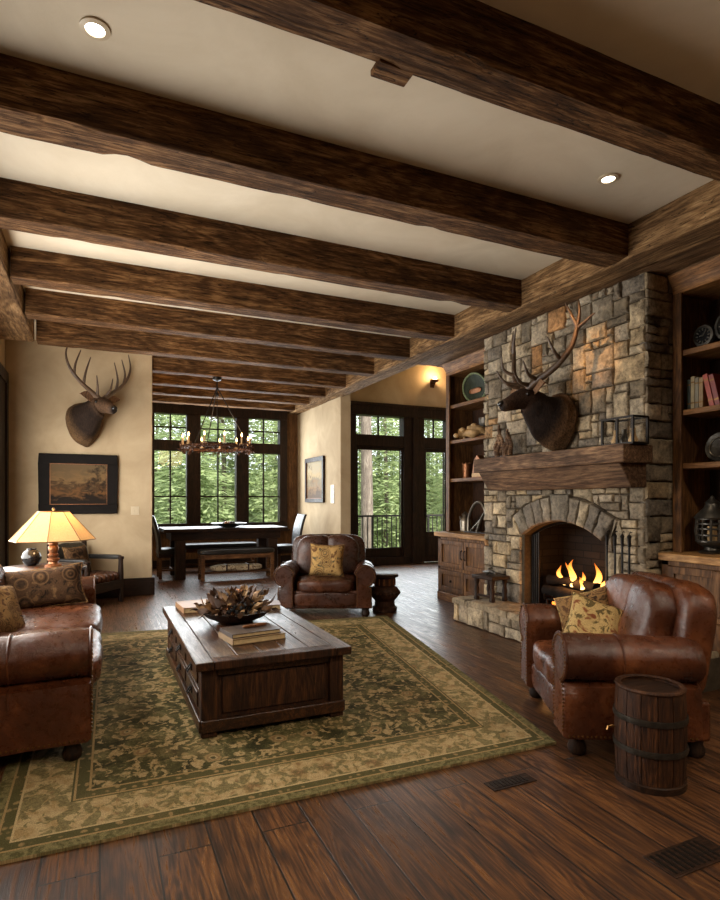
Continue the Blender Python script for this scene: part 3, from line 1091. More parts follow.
# metal surround with a folded screen
m = MB()
pts = [(XF + 0.12, YC + HWO - 0.015, 0.262), (XF + 0.12, YC + HWO - 0.015, ZS)]
pts += [(XF + 0.12, p[0], p[1] - 0.012) for p in arc[::-1][1:-1]] + [(XF + 0.12, YC - HWO + 0.015, ZS), (XF + 0.12, YC - HWO + 0.015, 0.262)]
m.tube(pts, 0.014, 6)
for k in range(5):
    y = YC + HWO - 0.04 - k * 0.016
    m.tube([(XF + 0.12 + 0.01 * (k % 2), y, 0.262), (XF + 0.12 + 0.01 * (k % 2), y, ZS + 0.02 + 0.01 * k)], 0.008, 6)
m.build('fire_screen', M_['iron'], fire)
# hearth
m = MB()
rh = random.Random(5)
PH = lambda u, v, w: (3.64 - w, u, v)
for r in ashlar(2.7, 5.47, 0.0, 0.215, cell=0.09, ch=0.108, wmax=3, hmax=1, rnd=rh):
    k = 1.1 + 0.4 * rh.random()
    stone_poly(m, rect_poly(r), PH, 0.02 + rh.random() * 0.01, tuple(x * k for x in rh.choice(STONE)[:3]) + (1,), rh)
PHs = lambda u, v, w: (u, 5.45 + w, v)
for r in ashlar(3.63, 4.04, 0.0, 0.215, cell=0.1, ch=0.108, wmax=2, hmax=1, rnd=rh):
    k = 1.1 + 0.4 * rh.random()
    stone_poly(m, rect_poly(r), PHs, 0.02, tuple(x * k for x in rh.choice(STONE)[:3]) + (1,), rh)
m.build('hearth_stonework', M_['stone'], fire, ang=50)
m = MB()
PT = lambda u, v, w: (u, v, 0.236 + w)
yy = 2.7
while yy < 5.4:
    L = min(0.45 + 0.3 * rh.random(), 5.485 - yy)
    k = 1.05 + 0.3 * rh.random()
    stone_poly(m, [(3.60, yy), (4.04, yy), (4.04, yy + L), (3.60, yy + L)], PT, 0.026, tuple(x * k for x in rh.choice([S(128, 114, 94), S(118, 106, 88)])[:3]) + (1,), rh)
    yy += L
m.build('hearth_slab', M_['stone'], fire, ang=50)
MB().box(3.645, 4.05, 2.7, 5.45, 0, 0.225).build('hearth_core', M_['mortar'], fire)
# mantel: thick board over a canted block
MB().loft([[(x, yv, z) for (x, z) in ((3.70, 1.645), (4.03, 1.645), (4.03, 1.79), (3.70, 1.79))] for yv in [3.24 + 1.97 * k / 24 for k in range(25)]]).build('mantel_shelf', M_['mantel'], fire, bevel=0.008)
MB().prism([(3.73, 1.643), (4.03, 1.643), (4.03, 1.45), (3.86, 1.45)], 3.30, 5.16, 'y').build('mantel_block', M_['mantel'], fire, bevel=0.01)

# log grate, logs, embers and flames
gr = thing('log_grate', 'iron grate of burning logs inside the fireplace arch', 'fire logs', (4.33, 4.34, 0.262))
m = MB()
for k in range(6):
    y = -0.30 + 0.12 * k
    m.tube([(-0.16, y, 0.12), (-0.15, y, 0.07), (0.15, y, 0.07), (0.17, y, 0.12)], 0.010, 6)
m.tube([(-0.12, -0.34, 0.07), (-0.12, 0.34, 0.07)], 0.011, 6).tube([(0.12, -0.34, 0.07), (0.12, 0.34, 0.07)], 0.011, 6)
for a in (-0.12, 0.12):
    for b in (-0.3, 0.3): m.tube([(a, b, 0), (a, b, 0.07)], 0.011, 6)
m.build('grate', M_['iron'], gr)
CHAR = plain('charred_bark', S(24, 20, 18), 0.9, 0, 0.6, 12, 0.9, 0.1)
logs = [((-0.10, -0.36, 0.14), (-0.08, 0.36, 0.15), 0.062), ((0.08, -0.33, 0.14), (0.10, 0.34, 0.14), 0.066), ((-0.05, -0.30, 0.25), (0.06, 0.22, 0.24), 0.052), ((0.02, 0.0, 0.27), (-0.06, 0.34, 0.26), 0.045)]
for a, b, r in logs:
    a, b = Vector(a), Vector(b)
    pts = [a + (b - a) * k / 12 for k in range(13)]
    rad = [r * (1 + 0.22 * noise.noise(p * 9 + Vector((r * 90, 0, 0)))) for p in pts]
    MB().tube(pts, rad, 12).build('log', CHAR, gr)
m = MB()
for k in range(26):
    m.ball((rnd.uniform(-0.12, 0.12), rnd.uniform(-0.3, 0.3), rnd.uniform(0.015, 0.05)), rnd.uniform(0.012, 0.026), n=5)
m.build('ember', M_['ember'], gr, kind='stuff')
for (y, x, h, r, ln) in ((0.19, -0.02, 0.20, 0.040, 0.02), (0.11, 0.02, 0.27, 0.05, -0.02), (0.04, -0.03, 0.24, 0.045, 0.03), (-0.02, 0.03, 0.16, 0.035, -0.02), (-0.12, -0.06, 0.12, 0.035, 0.02), (-0.26, 0.0, 0.26, 0.048, 0.02), (-0.31, 0.02, 0.18, 0.036, -0.03), (0.26, 0.0, 0.11, 0.030, 0.02)):
    rings = []
    for k in range(13):
        t = k / 12
        rr = r * (math.sin(math.pi * min(1, (t * 0.9 + 0.12))) ** 0.8) * (1 - t * 0.55) + 0.0015
        cx, cy = x + 0.02 * math.sin(t * 5 + y * 9), y + ln * t * t * 2 + 0.016 * math.sin(t * 7 + y * 20)
        rings.append([(cx + rr * 0.7 * math.cos(a), cy + rr * math.sin(a), 0.22 + h * t) for a in [2 * math.pi * q / 10 for q in range(10)]])
    MB().loft(rings).build('flame', M_['flame'], gr, ang=80)
light('fire_light', 'POINT', (4.24, 4.34, 0.58), (0, 0, 0), 12, (1.0, 0.42, 0.12), shadow_soft_size=0.12)

# fire irons hanging beside the opening
for k, (y, L, kind) in enumerate(((3.66, 0.62, 'brush'), (3.575, 0.66, 'poker'), (3.50, 0.68, 'shovel'), (3.43, 0.62, 'tongs'))):
    t = thing('fire_iron', {'brush': 'black hearth brush hanging nearest the fireplace arch', 'poker': 'black fire poker hanging second from the fireplace arch', 'shovel': 'black ash shovel hanging third from the fireplace arch', 'tongs': 'black fire tongs hanging last in the row beside the fireplace arch'}[kind], 'fire tool', (3.985, y, 1.06 - L), 0, 'fire irons on the chimney')
    m = MB().tube([(0, 0, 0.05), (0, 0, L - 0.10)], 0.009, 8)
    m.build('shaft', M_['iron'], t)
    MB().lathe([(0, L - 0.11), (0.013, L - 0.10), (0.014, L - 0.03), (0.018, L - 0.015), (0.010, L), (0, L + 0.012)], 10).build('handle', M_['iron'], t)
    MB().box(-0.014, 0.014, -0.03, 0.03, 0, 0.08).build('head', M_['iron'], t, bevel=0.006)
    MB().tube([(0.0, 0, L + 0.01), (0.012, 0, L + 0.025), (0.03, 0, L + 0.02)], 0.004, 6).build('hook', M_['iron'], t)


# ------------------------------------------------------------------ bookcases
def bookcase(y0, y1, shelves, label, ncol, depth_front=4.37):
    t = thing('bookcase', label, 'bookcase', (0, 0, 0), 0, 'built-in bookcases')
    xb, xf, xc, zt = 4.785, depth_front, 4.22, 3.205
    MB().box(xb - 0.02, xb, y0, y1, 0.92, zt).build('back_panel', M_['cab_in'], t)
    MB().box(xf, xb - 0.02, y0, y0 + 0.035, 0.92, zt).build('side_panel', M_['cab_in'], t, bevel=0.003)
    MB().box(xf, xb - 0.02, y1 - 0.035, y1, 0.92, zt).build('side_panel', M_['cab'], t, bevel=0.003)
    for a, b in ((y0, y0 + 0.08), (y1 - 0.08, y1)): MB().box(xf - 0.025, xf, a, b, 0.92, 3.06).build('stile', M_['cab'], t, bevel=0.004)
    m = MB().prism([(xf - 0.025, 3.05), (xf - 0.025, 3.10), (xf - 0.06, 3.15), (xf - 0.09, zt), (xb, zt), (xb, 3.05)], y0, y1, 'y')
    m.build('cornice', M_['cab_y'], t, bevel=0.004)
    for z in shelves:
        MB().box(xf - 0.005, xb - 0.02, y0 + 0.035, y1 - 0.035, z - 0.045, z).build('shelf', M_['cab_y'], t, bevel=0.004)
    MB().box(xc - 0.05, xb, y0 - (0.0 if y0 < 5 else -0.0), y1 + (0.03 if y1 > 6 else 0), 0.86, 0.92).build('counter', M_['counter'], t, bevel=0.006)
    MB().box(xc + 0.02, xb, y0, y1, 0.0, 0.86).build('cabinet_body', M_['cab'], t)
    MB().box(xc - 0.015, xc + 0.03, y0, y1, 0, 0.11).build('plinth', M_['cab_y'], t, bevel=0.004)
    m = MB().box(xc, xc + 0.025, y0, y0 + 0.06, 0.11, 0.86).box(xc, xc + 0.025, y1 - 0.06, y1, 0.11, 0.86)
    m.box(xc, xc + 0.025, y0, y1, 0.82, 0.86).box(xc, xc + 0.025, y0, y1, 0.42, 0.46).box(xc, xc + 0.025, y0, y1, 0.11, 0.14)
    m.build('cabinet_frame', M_['cab'], t, bevel=0.003)
    wd = (y1 - y0 - 0.12) / ncol
    for c in range(ncol):
        a, b = y0 + 0.06 + wd * c + 0.005, y0 + 0.06 + wd * (c + 1) - 0.005
        for nm, zl, zh in (('door', 0.465, 0.815), ('drawer', 0.145, 0.415)):
            s = 0.055
            m = MB().box(xc - 0.02, xc + 0.005, a, a + s, zl, zh).box(xc - 0.02, xc + 0.005, b - s, b, zl, zh)
            m.box(xc - 0.02, xc + 0.005, a + s, b - s, zh - s, zh).box(xc - 0.02, xc + 0.005, a + s, b - s, zl, zl + s)
            m.box(xc - 0.004, xc + 0.005, a + s, b - s, zl + s, zh - s)
            d = m.build(nm, M_['cab'], t, bevel=0.003)
            hy = (a + 0.03) if c % 2 else (b - 0.03)
            if nm == 'door':
                MB().tube([(xc - 0.02, hy, zl + 0.12), (xc - 0.045, hy, zl + 0.14), (xc - 0.045, hy, zl + 0.22), (xc - 0.02, hy, zl + 0.24)], 0.007, 6).build('handle', M_['iron'], d)
            else:
                MB().ball((xc - 0.032, (a + b) / 2, (zl + zh) / 2), 0.016).build('knob', M_['iron'], d)
    return t


bookcase(5.50, 6.76, (2.64, 2.16, 1.64), 'built-in wooden bookcase between the chimney and the terrace doors, lit counter', 2)
bookcase(1.85, 3.31, (2.58, 2.09, 1.65), 'dark built-in bookcase with books behind the big leather armchair', 3)


# ------------------------------------------------------------------ seating
def arm_mesh(side, xo, y0, y1, zroll, rr, w, z0=0.10):
    """rolled sofa arm: side -1/+1, xo is the inner face, y0 front, y1 rear"""
    pts = [(0.0, z0), (0.0, zroll - 0.02)]
    cx, cz = rr * 0.86, zroll
    for k in range(0, 15):
        a = R(170 - k * 17.5)
        pts.append((cx + rr * math.cos(a), cz + rr * math.sin(a)))
    pts += [(w, zroll - rr * 1.15), (w + 0.006, zroll - rr * 1.8), (w, z0)]
    rings = []
    N = 14
    for i in range(N + 1):
        t = i / N
        y = y0 + (y1 - y0) * t
        e = 0.0
        if i == 0: e = 0.022
        elif i == 1: y = y0 + 0.022
        if i == N: e = 0.02
        cxm, czm = w * 0.5, (z0 + zroll) * 0.55
        ring = []
        for (px, pz) in pts:
            dx, dz = cxm - px, czm - pz
            L = math.hypot(dx, dz)
            px, pz = px + dx / L * e, pz + dz / L * e * 0.6
            d = 0.008 * noise.noise(Vector((px * 7, y * 6, pz * 7 + side)))
            if pz > zroll: pz += d * 1.2 - 0.018 * t
            if abs(y - (y0 + (y1 - y0) * 0.42)) < 0.01: pz -= 0.004
            ring.append((side * (xo + px + (d if pz > z0 + 0.05 else 0)), y, pz))
        rings.append(ring)
    mb = MB().loft(rings)
    return mb, [(side * (xo + px), pz) for px, pz in pts]


def make_lounge(name, label, cat, loc, rz, W, D, armw, zarm, zseat, zback, mat, seats=1, lobes=None, group=None, rr=0.125, fwd=-0.005, arm_end=0.10):
    t = thing(name, label, cat, loc, rz, group)
    wi = W / 2 - armw - 0.03           # half width between the arms
    yf, yb = -D / 2, D / 2
    MB().box(-W / 2 + 0.05, W / 2 - 0.05, yf + 0.05, yb - 0.06, 0.09, 0.30).build('base', mat, t, bevel=0.02, seg=3)
    MB().soft(wi + 0.005, 0.035, 0.085, 8, 5, 0.0, T(0, yf + 0.055, 0.20), 0.006).build('front_rail', mat, t)
    for s in (-1, 1):
        mb, prof = arm_mesh(s, wi, yf, yb - arm_end, zarm - rr, rr, armw)
        a = mb.build('arm', mat, t, ang=50)
        m = MB()
        path = prof[2:-1]
        acc = 0
        last = None
        for i in range(len(prof) - 1):
            p, q = Vector(prof[i]), Vector(prof[i + 1])
            L = (q - p).length
            k = 0.0
            while acc + k < L if False else k < L:
                u = p + (q - p) * (k / L)
                if u.y > 0.13: m.ball((u.x * 1.0 - s * 0.012 * (1 if i > 8 else -1), yf - 0.001, u.y - (0.01 if 2 < i < 12 else 0)), 0.0065, n=4)
                k += 0.021
        m.build('nailhead_trim', M_['brass'], a)
        m = MB()
        k = yf + 0.03
        while k < yb - 0.14:
            m.ball((prof[-1][0] + s * 0.003, k, 0.115), 0.0065, n=4)
            k += 0.023
        m.build('nailhead_trim', M_['brass'], a)
        # seam across the roll and piping round its front
        ys = yf + (D - arm_end) * 0.42
        MB().tube([(x, ys, z - (0.008 if z > zarm - rr else 0)) for x, z in prof[1:19]], 0.006, 6).build('seam', mat, a)
        MB().tube([(x, yf + 0.004, z) for x, z in prof[2:17]], 0.007, 6).build('piping', mat, a)
    sw = 2 * wi / seats
    for k in range(seats):
        xc = -wi + sw * (k + 0.5)
        MB().soft(sw / 2 - 0.006, (D - 0.22) / 2, (zseat - 0.29) / 2 + 0.01, 14, 5.5, 0.16, T(xc, yf + (D - 0.22) / 2 - fwd, (zseat + 0.29) / 2 - 0.01), 0.014, 6).build('seat_cushion', mat, t, ang=60)
    hb = (zback - 0.26) / 2
    MB().soft(W / 2 - 0.10, 0.10, hb - 0.02, 12, 6, 0, T(0, yb - 0.10, 0.10 + hb + 0.14) @ rotx(R(-8)), 0.01, 5).build('back_frame', mat, t, ang=60)
    n = seats if lobes is None else 1
    bw = 2 * wi / n + (0.06 if n == 1 else 0)
    for k in range(n):
        xc = -wi + (2 * wi / n) * (k + 0.5) if n > 1 else 0
        MB().soft(bw / 2, 0.125, hb - 0.09, 18, 4.4, 0.06, T(xc, yb - 0.245, 0.10 + hb + 0.19) @ rotx(R(-13)), 0.02, 5, seam=lobes).build('back_cushion', mat, t, ang=60)
    for x in (-1, 1):
        for y in (-1, 1):
            MB().lathe([(0.032, 0), (0.045, 0.012), (0.05, 0.04), (0.038, 0.07), (0.044, 0.095), (0.044, 0.11)], 14, T(x * (W / 2 - 0.10), (yf + 0.09) if y < 0 else (yb - 0.12), 0)).build('bun_foot', M_['dark'], t)
    return t


def pillow_mesh(w, h, th, seed=0):
    n = 16
    vs, fs = [], []
    for s in (1, -1):
        for j in range(n + 1):
            for i in range(n + 1):
                x, y = 2 * i / n - 1, 2 * j / n - 1
                px = x * (1 - 0.10 * (1 - y * y))
                py = y * (1 - 0.10 * (1 - x * x))
                z = s * th * ((1 - x ** 4) * (1 - y ** 4)) ** 0.55
                z += 0.012 * noise.noise(Vector((x * 2.5, y * 2.5, seed + s))) * (1 - max(abs(x), abs(y)) ** 4)
                vs.append((px * w / 2, z, py * h / 2))
    N = (n + 1) ** 2
    for s in range(2):
        for j in range(n):
            for i in range(n):
                a = s * N + j * (n + 1) + i
                q = (a, a + 1, a + n + 2, a + n + 1)
                fs.append(q if s == 0 else q[::-1])
    mb = MB().add(vs, fs)
    edge = []
    for i in range(n): edge.append(vs[i])
    for j in range(n): edge.append(vs[j * (n + 1) + n])
    for i in range(n): edge.append(vs[n * (n + 1) + n - i])
    for j in range(n): edge.append(vs[(n - j) * (n + 1)])
    return mb, edge


def pillow(label, mat, piping, loc, rot, w, h, th=0.075, seed=0, group=None):
    t = thing('throw_pillow', label, 'pillow', loc, 0, group)
    t.rotation_euler = rot
    mb, edge = pillow_mesh(w, h, th, seed)
    mb.build('cover', mat, t, ang=80)
    MB().tube(edge, 0.006, 6, closed=True).build('piping', piping, t)
    return t


RZ = 0.014   # pile height of the rug
# rotation: a lounge's front is local -Y
sofa = make_lounge('sofa', 'long brown leather sofa with rolled arms standing on the rug', 'sofa', (-0.53, 4.50, RZ), R(90), 2.55, 0.98, 0.21, 0.665, 0.47, 0.90, M_['leather'], seats=2, fwd=0.05)
arm_c = make_lounge('armchair', 'dark brown leather armchair facing the camera, in front of the dining area', 'armchair', (2.54, 6.62, 0.0), R(-24.3), 1.14, 0.92, 0.18, 0.60, 0.43, 0.95, M_['leather2'], lobes=[0.0], group='brown leather armchairs', rr=0.122)
cy_, sy_ = -0.886, 0.464
bigc = make_lounge('armchair', 'large brown leather armchair beside the barrel table, turned to the fire', 'armchair', (2.809, 2.574, 0.0), math.atan2(cy_, -sy_) * 1.0, 1.08, 0.82, 0.19, 0.64, 0.44, 0.93, M_['leather'], lobes=[0.12], group='brown leather armchairs', rr=0.125, arm_end=0.11)

pillow('gold medallion throw pillow on the armchair facing the camera', M_['pil_gold'], M_['pil_tan'], (2.50, 6.52, 0.62), (R(-14), R(2), R(-24)), 0.42, 0.40, 0.075, 1)
pillow('leaf patterned throw pillow in front on the big armchair', M_['pil_camo'], M_['pil_tan'], (2.745, 2.60, 0.575), (R(-30), R(16), R(-46)), 0.38, 0.36, 0.07, 2, None)
pillow('striped tan throw pillow behind the leaf patterned one', M_['pil_tan'], M_['pil_camo'], (2.86, 2.78, 0.60), (R(-30), R(-20), R(-56)), 0.38, 0.36, 0.07, 3, None)
pillow('dark paisley throw pillow leaning at the lamp end of the sofa', M_['pil_dark'], M_['pil_tan'], (-0.42, 5.32, 0.635), (R(-20), R(-5), R(8)), 0.62, 0.34, 0.085, 4, None)
pillow('tan woven throw pillow lying on the sofa nearer the camera', M_['pil_tan'], M_['pil_dark'], (-0.66, 4.55, 0.60), (R(-30), R(10), R(50)), 0.46, 0.42, 0.08, 5, None)


# ------------------------------------------------------------------ rug
def rug():
    FL, FR, BR, BL = (-0.42, 2.49), (2.30, 2.46), (3.02, 5.95), (-0.46, 6.40)
    n = 24
    mb = MB()
    vs, uv, fs = [], [], []
    for z in (0.001, RZ):
        for j in range(n + 1):
            for i in range(n + 1):
                u, v = i / n, j / n
                x = (FL[0] * (1 - u) + FR[0] * u) * (1 - v) + (BL[0] * (1 - u) + BR[0] * u) * v
                y = (FL[1] * (1 - u) + FR[1] * u) * (1 - v) + (BL[1] * (1 - u) + BR[1] * u) * v
                vs.append((x, y, z))
                uv.append((u * 3.2, v * 3.75, 0))
    N = (n + 1) ** 2
    for s in range(2):
        for j in range(n):
            for i in range(n):
                a = s * N + j * (n + 1) + i
                fs.append((a, a + 1, a + n + 2, a + n + 1))
    bnd = [i for i in range(n + 1)] + [j * (n + 1) + n for j in range(1, n + 1)] + [n * (n + 1) + n - i for i in range(1, n + 1)] + [(n - j) * (n + 1) for j in range(1, n)]
    for k in range(len(bnd)):
        a, b = bnd[k], bnd[(k + 1) % len(bnd)]
        fs.append((a, b, b + N, a + N))
    mb.add(vs, fs)
    o = mb.build('area_rug', M_['rug'], None, ang=60)
    at = o.data.attributes.new('RugUV', 'FLOAT_VECTOR', 'POINT')
    at.data.foreach_set('vector', [x for p in uv for x in p])
    tag(o, 'large green and cream floral wool rug under the coffee table', 'rug')


rug()

# ------------------------------------------------------------------ coffee table
ct = thing('coffee_table', 'big dark wooden trunk coffee table with drawers standing on the rug', 'table', (0.945, 4.18, RZ))
hx, hy = 0.465, 0.93
m = MB()
for k in range(5):
    a = -hx + 0.10 + k * (2 * hx - 0.20) / 5
    m.box(a + 0.002, a + (2 * hx - 0.20) / 5 - 0.002, -hy + 0.10, hy - 0.10, 0.392, 0.436)
m.box(-hx, -hx + 0.098, -hy + 0.0, hy, 0.390, 0.437).box(hx - 0.098, hx, -hy, hy, 0.390, 0.437)
m.build('tabletop', M_['table'], ct, bevel=0.005)
MB().box(-hx + 0.1, hx - 0.1, -hy, -hy + 0.10, 0.390, 0.4365).build('breadboard_end', M_['table_z'], ct, bevel=0.005)
MB().box(-hx + 0.1, hx - 0.1, hy - 0.10, hy, 0.390, 0.4365).build('breadboard_end', M_['table_z'], ct, bevel=0.005)
bx, by = hx - 0.035, hy - 0.05
MB().box(-bx + 0.03, bx - 0.03, -by + 0.03, by - 0.03, 0.05, 0.39).build('case', M_['table_z'], ct)
for sx in (-1, 1):
    for sy in (-1, 1):
        MB().box(min(sx * bx, sx * (bx - 0.09)), max(sx * bx, sx * (bx - 0.09)), min(sy * by, sy * (by - 0.09)), max(sy * by, sy * (by - 0.09)), 0.0, 0.39).build('corner_post', M_['table_z'], ct, bevel=0.006)
m = MB()
for s in (-1, 1):
    y0, y1 = sorted((s * (by + 0.012), s * (by - 0.03)))
    m.box(-bx, bx, y0, y1, 0.03, 0.10)
    y0, y1 = sorted((s * (by - 0.008), s * (by - 0.035)))
    m.box(-bx + 0.09, bx - 0.09, y0, y1, 0.34, 0.39)
    x0, x1 = sorted((s * (bx + 0.012), s * (bx - 0.03)))
    m.box(x0, x1, -by, by, 0.03, 0.10)
m.build('plinth_moulding', M_['table'], ct, bevel=0.006)
for s in (-1, 1):
    y0, y1 = sorted((s * (by - 0.018), s * (by - 0.03)))
    MB().box(-bx + 0.12, bx - 0.12, y0, y1, 0.12, 0.33).build('end_panel', M_['table_z'], ct, bevel=0.004)
for c in range(3):
    ya, yb_ = -by + 0.11 + c * 0.515, -by + 0.11 + c * 0.515 + 0.50
    for r in range(2):
        za = 0.115 + r * 0.137
        d = MB().box(-bx + 0.005, -bx + 0.03, ya, yb_, za, za + 0.127).box(-bx - 0.004, -bx + 0.01, ya + 0.03, yb_ - 0.03, za + 0.02, za + 0.107).build('drawer', M_['table'], ct, bevel=0.004)
        ym = (ya + yb_) / 2
        m = MB().box(-bx - 0.010, -bx - 0.003, ym - 0.03, ym + 0.03, za + 0.045, za + 0.085)
        m.tube([(-bx - 0.01, ym - 0.022, za + 0.07), (-bx - 0.03, ym - 0.02, za + 0.04), (-bx - 0.03, ym + 0.02, za + 0.04), (-bx - 0.01, ym + 0.022, za + 0.07)], 0.005, 6)
        m.build('drawer_pull', M_['iron'], d)

ZT = RZ + 0.437


def book(label, loc, rz, w, d, h, col, group=None, rot=None):
    """lying book: w along x, d along y, thickness h"""
    t = thing('book', label, 'book', loc, rz, group)
    if rot: t.rotation_euler = rot
    cm = plain('book_cover', col, 0.5, 0, 0.2, 20, 0.1)
    m = MB().box(-w / 2, w / 2, -d / 2, d / 2, 0, 0.004).box(-w / 2, w / 2, -d / 2, d / 2, h - 0.004, h).box(-w / 2, -w / 2 + 0.005, -d / 2, d / 2, 0.004, h - 0.004)
    m.build('cover', cm, t, bevel=0.001)
    MB().box(-w / 2 + 0.006, w / 2 - 0.006, -d / 2 + 0.006, d / 2 - 0.006, 0.004, h - 0.004).build('page_block', M_['pages'], t)
    return t


book('cream edged book, lower of the two stacked at the front of the coffee table', (0.905, 3.72, ZT), R(8), 0.36, 0.27, 0.036, S(120, 96, 66), 'books on the coffee table')
book('dark covered book on top of the stack at the front of the coffee table', (0.895, 3.73, ZT + 0.0365), R(8), 0.33, 0.24, 0.026, S(56, 46, 42), 'books on the coffee table')
book('tan book at the far corner of the coffee table', (0.72, 4.90, ZT), R(4), 0.26, 0.34, 0.045, S(132, 98, 66), 'books on the coffee table')
book('brown book half hidden behind the bowl of dried leaves', (1.24, 4.72, ZT), R(-12), 0.28, 0.22, 0.04, S(96, 62, 40), 'books on the coffee table')
t = thing('slim_case', 'slim brown case lying on the dark book on the coffee table', 'case', (0.93, 3.76, ZT + 0.063), R(14))
MB().soft(0.085, 0.016, 0.009, 8, 5, 0, T(0, 0, 0.009)).build('case_lid', M_['copper'], t)
MB().box(-0.004, 0.004, -0.018, -0.014, 0.006, 0.013).build('clasp', M_['iron'], t)

# dried arrangement in a bowl
bw = thing('dried_arrangement', 'bowl of dried leaves, cones and moss on the coffee table', 'centerpiece', (0.92, 4.28, ZT))
bw.scale = (1.25, 1.25, 1.25)
MB().lathe([(0.07, 0), (0.10, 0.004), (0.17, 0.035), (0.20, 0.065), (0.205, 0.07), (0.195, 0.068), (0.16, 0.04), (0, 0.015)], 28).build('bowl', M_['dark'], bw)
rl = random.Random(3)
LEAF = [S(96, 68, 42), S(70, 46, 30), S(130, 98, 64), S(52, 34, 24), S(150, 118, 80), S(84, 60, 46)]
m = MB()
for k in range(210):
    a = rl.random() * 2 * math.pi
    el = R(rl.uniform(5, 85))
    rr = rl.uniform(0.06, 0.18)
    d = Vector((math.cos(a) * math.cos(el), math.sin(a) * math.cos(el), math.sin(el)))
    p = Vector((d.x * rr * 1.25, d.y * rr * 1.25, 0.055 + d.z * rr * 0.55))
    L, Wd = rl.uniform(0.04, 0.09), rl.uniform(0.010, 0.022)
    side = d.cross(Vector((rl.uniform(-1, 1), rl.uniform(-1, 1), rl.uniform(-1, 1)))).normalized()
    up = side.cross(d).normalized()
    vs = []
    for q in range(6):
        s = q / 5
        wd = Wd * math.sin(math.pi * (0.12 + 0.86 * s)) * (1 + 0.3 * (q % 2))
        c = p + d * L * s + up * (0.03 * s * s - 0.01 * math.sin(s * 5 + k))
        vs += [c - side * wd + up * wd * 0.5, c, c + side * wd + up * wd * 0.5]
    fs = []
    for q in range(5):
        for e in range(2): fs.append((q * 3 + e, q * 3 + e + 1, q * 3 + e + 4, q * 3 + e + 3))
    m.add(vs, fs, None, rl.choice(LEAF))
m.build('dried_leaves', M_['vcol'], bw, kind='stuff')
for k, (a, r_, z) in enumerate(((0.3, 0.09, 0.10), (1.6, 0.10, 0.10), (2.9, 0.09, 0.11), (4.2, 0.11, 0.09), (5.3, 0.08, 0.12), (0.9, 0.03, 0.15), (3.6, 0.03, 0.14))):
    m = MB()
    for ring in range(7):
        zz = -0.035 + ring * 0.012
        rad = 0.030 * math.sin(math.pi * (0.15 + 0.8 * ring / 7))
        for q in range(8):
            b = 2 * math.pi * (q + 0.5 * (ring % 2)) / 8
            m.ball((rad * math.cos(b), rad * math.sin(b), zz), 0.009, n=4)
    m.ball((0, 0, 0), 0.03, n=8, sz=1.2)
    o = m.build('pine_cone', M_['copper'] if k % 2 else M_['dark'], bw, (r_ * math.cos(a), r_ * math.sin(a), z), (R(60), 0, a))
m = MB()
for k in range(60):
    a, q = rl.uniform(-2.2, -0.6), rl.random()
    m.ball((0.13 * math.cos(a) * (0.6 + q * 0.6), 0.13 * math.sin(a) * (0.6 + q * 0.6), 0.09 + rl.uniform(-0.01, 0.03)), rl.uniform(0.006, 0.014), col=S(66, 84, 34), n=4)
m.build('moss', M_['vcol'], bw, kind='stuff')


# ------------------------------------------------------------------ barrels
def barrel(label, loc, r, h):
    t = thing('barrel_table', label, 'barrel', loc)
    n = 14
    for_m = MB()
    prof = [(r * 0.93, 0.0), (r * 0.975, h * 0.2), (r, h * 0.5), (r * 0.985, h * 0.8), (r * 0.95, h * 0.97), (r * 0.90, h * 0.985), (r * 0.89, h * 0.955), (0.0, h * 0.955)]
    for k in range(n):
        a0, a1 = 2 * math.pi * (k + 0.03) / n, 2 * math.pi * (k + 0.97) / n
        vs, fs = [], []
        for (pr, pz) in prof[:6]:
            for a in (a0, a0 + (a1 - a0) / 3, a0 + (a1 - a0) * 2 / 3, a1): vs.append((pr * math.cos(a), pr * math.sin(a), pz))
        for (pr, pz) in prof[:6][::-1]:
            for a in (a0, a0 + (a1 - a0) / 3, a0 + (a1 - a0) * 2 / 3, a1): vs.append(((pr - 0.016) * math.cos(a), (pr - 0.016) * math.sin(a), pz))
        for q in range(11):
            for e in range(3): fs.append((q * 4 + e, q * 4 + e + 1, q * 4 + e + 5, q * 4 + e + 4))
        fs += [(q * 4, q * 4 + 4, (10 - q) * 4, (11 - q) * 4) for q in range(5)] + [(q * 4 + 3, q * 4 + 7, (10 - q) * 4 + 3, (11 - q) * 4 + 3) for q in range(5)]
        for_m.add(vs, fs)
    for_m.build('staves', M_['barrel'], t, ang=30)
    MB().lathe([(0, 0.005), (r * 0.90, 0.005), (r * 0.96, h * 0.3), (r * 0.97, h * 0.6), (r * 0.92, h * 0.95), (0, h * 0.95)], 36).build('lid', M_['dark_x'], t)
    MB().tube([(r * 0.93 * math.cos(a), r * 0.93 * math.sin(a), h * 0.975) for a in [2 * math.pi * k / 40 for k in range(40)]], 0.010, 8, closed=True).build('rim', M_['barrel'], t)
    for z in (0.36, 0.66):
        rr = r * 0.995
        MB().lathe([(rr - 0.01, h * z), (rr + 0.006, h * z), (rr + 0.008, h * z + 0.012), (rr + 0.006, h * z + 0.026), (rr - 0.01, h * z + 0.026)], 40).build('hoop', M_['pewter'], t)
    MB().lathe([(r * 0.93, 0.0), (r * 0.99, 0.0), (r * 0.995, 0.03), (r * 0.95, 0.035)], 40).build('foot_ring', M_['dark_x'], t)
    return t


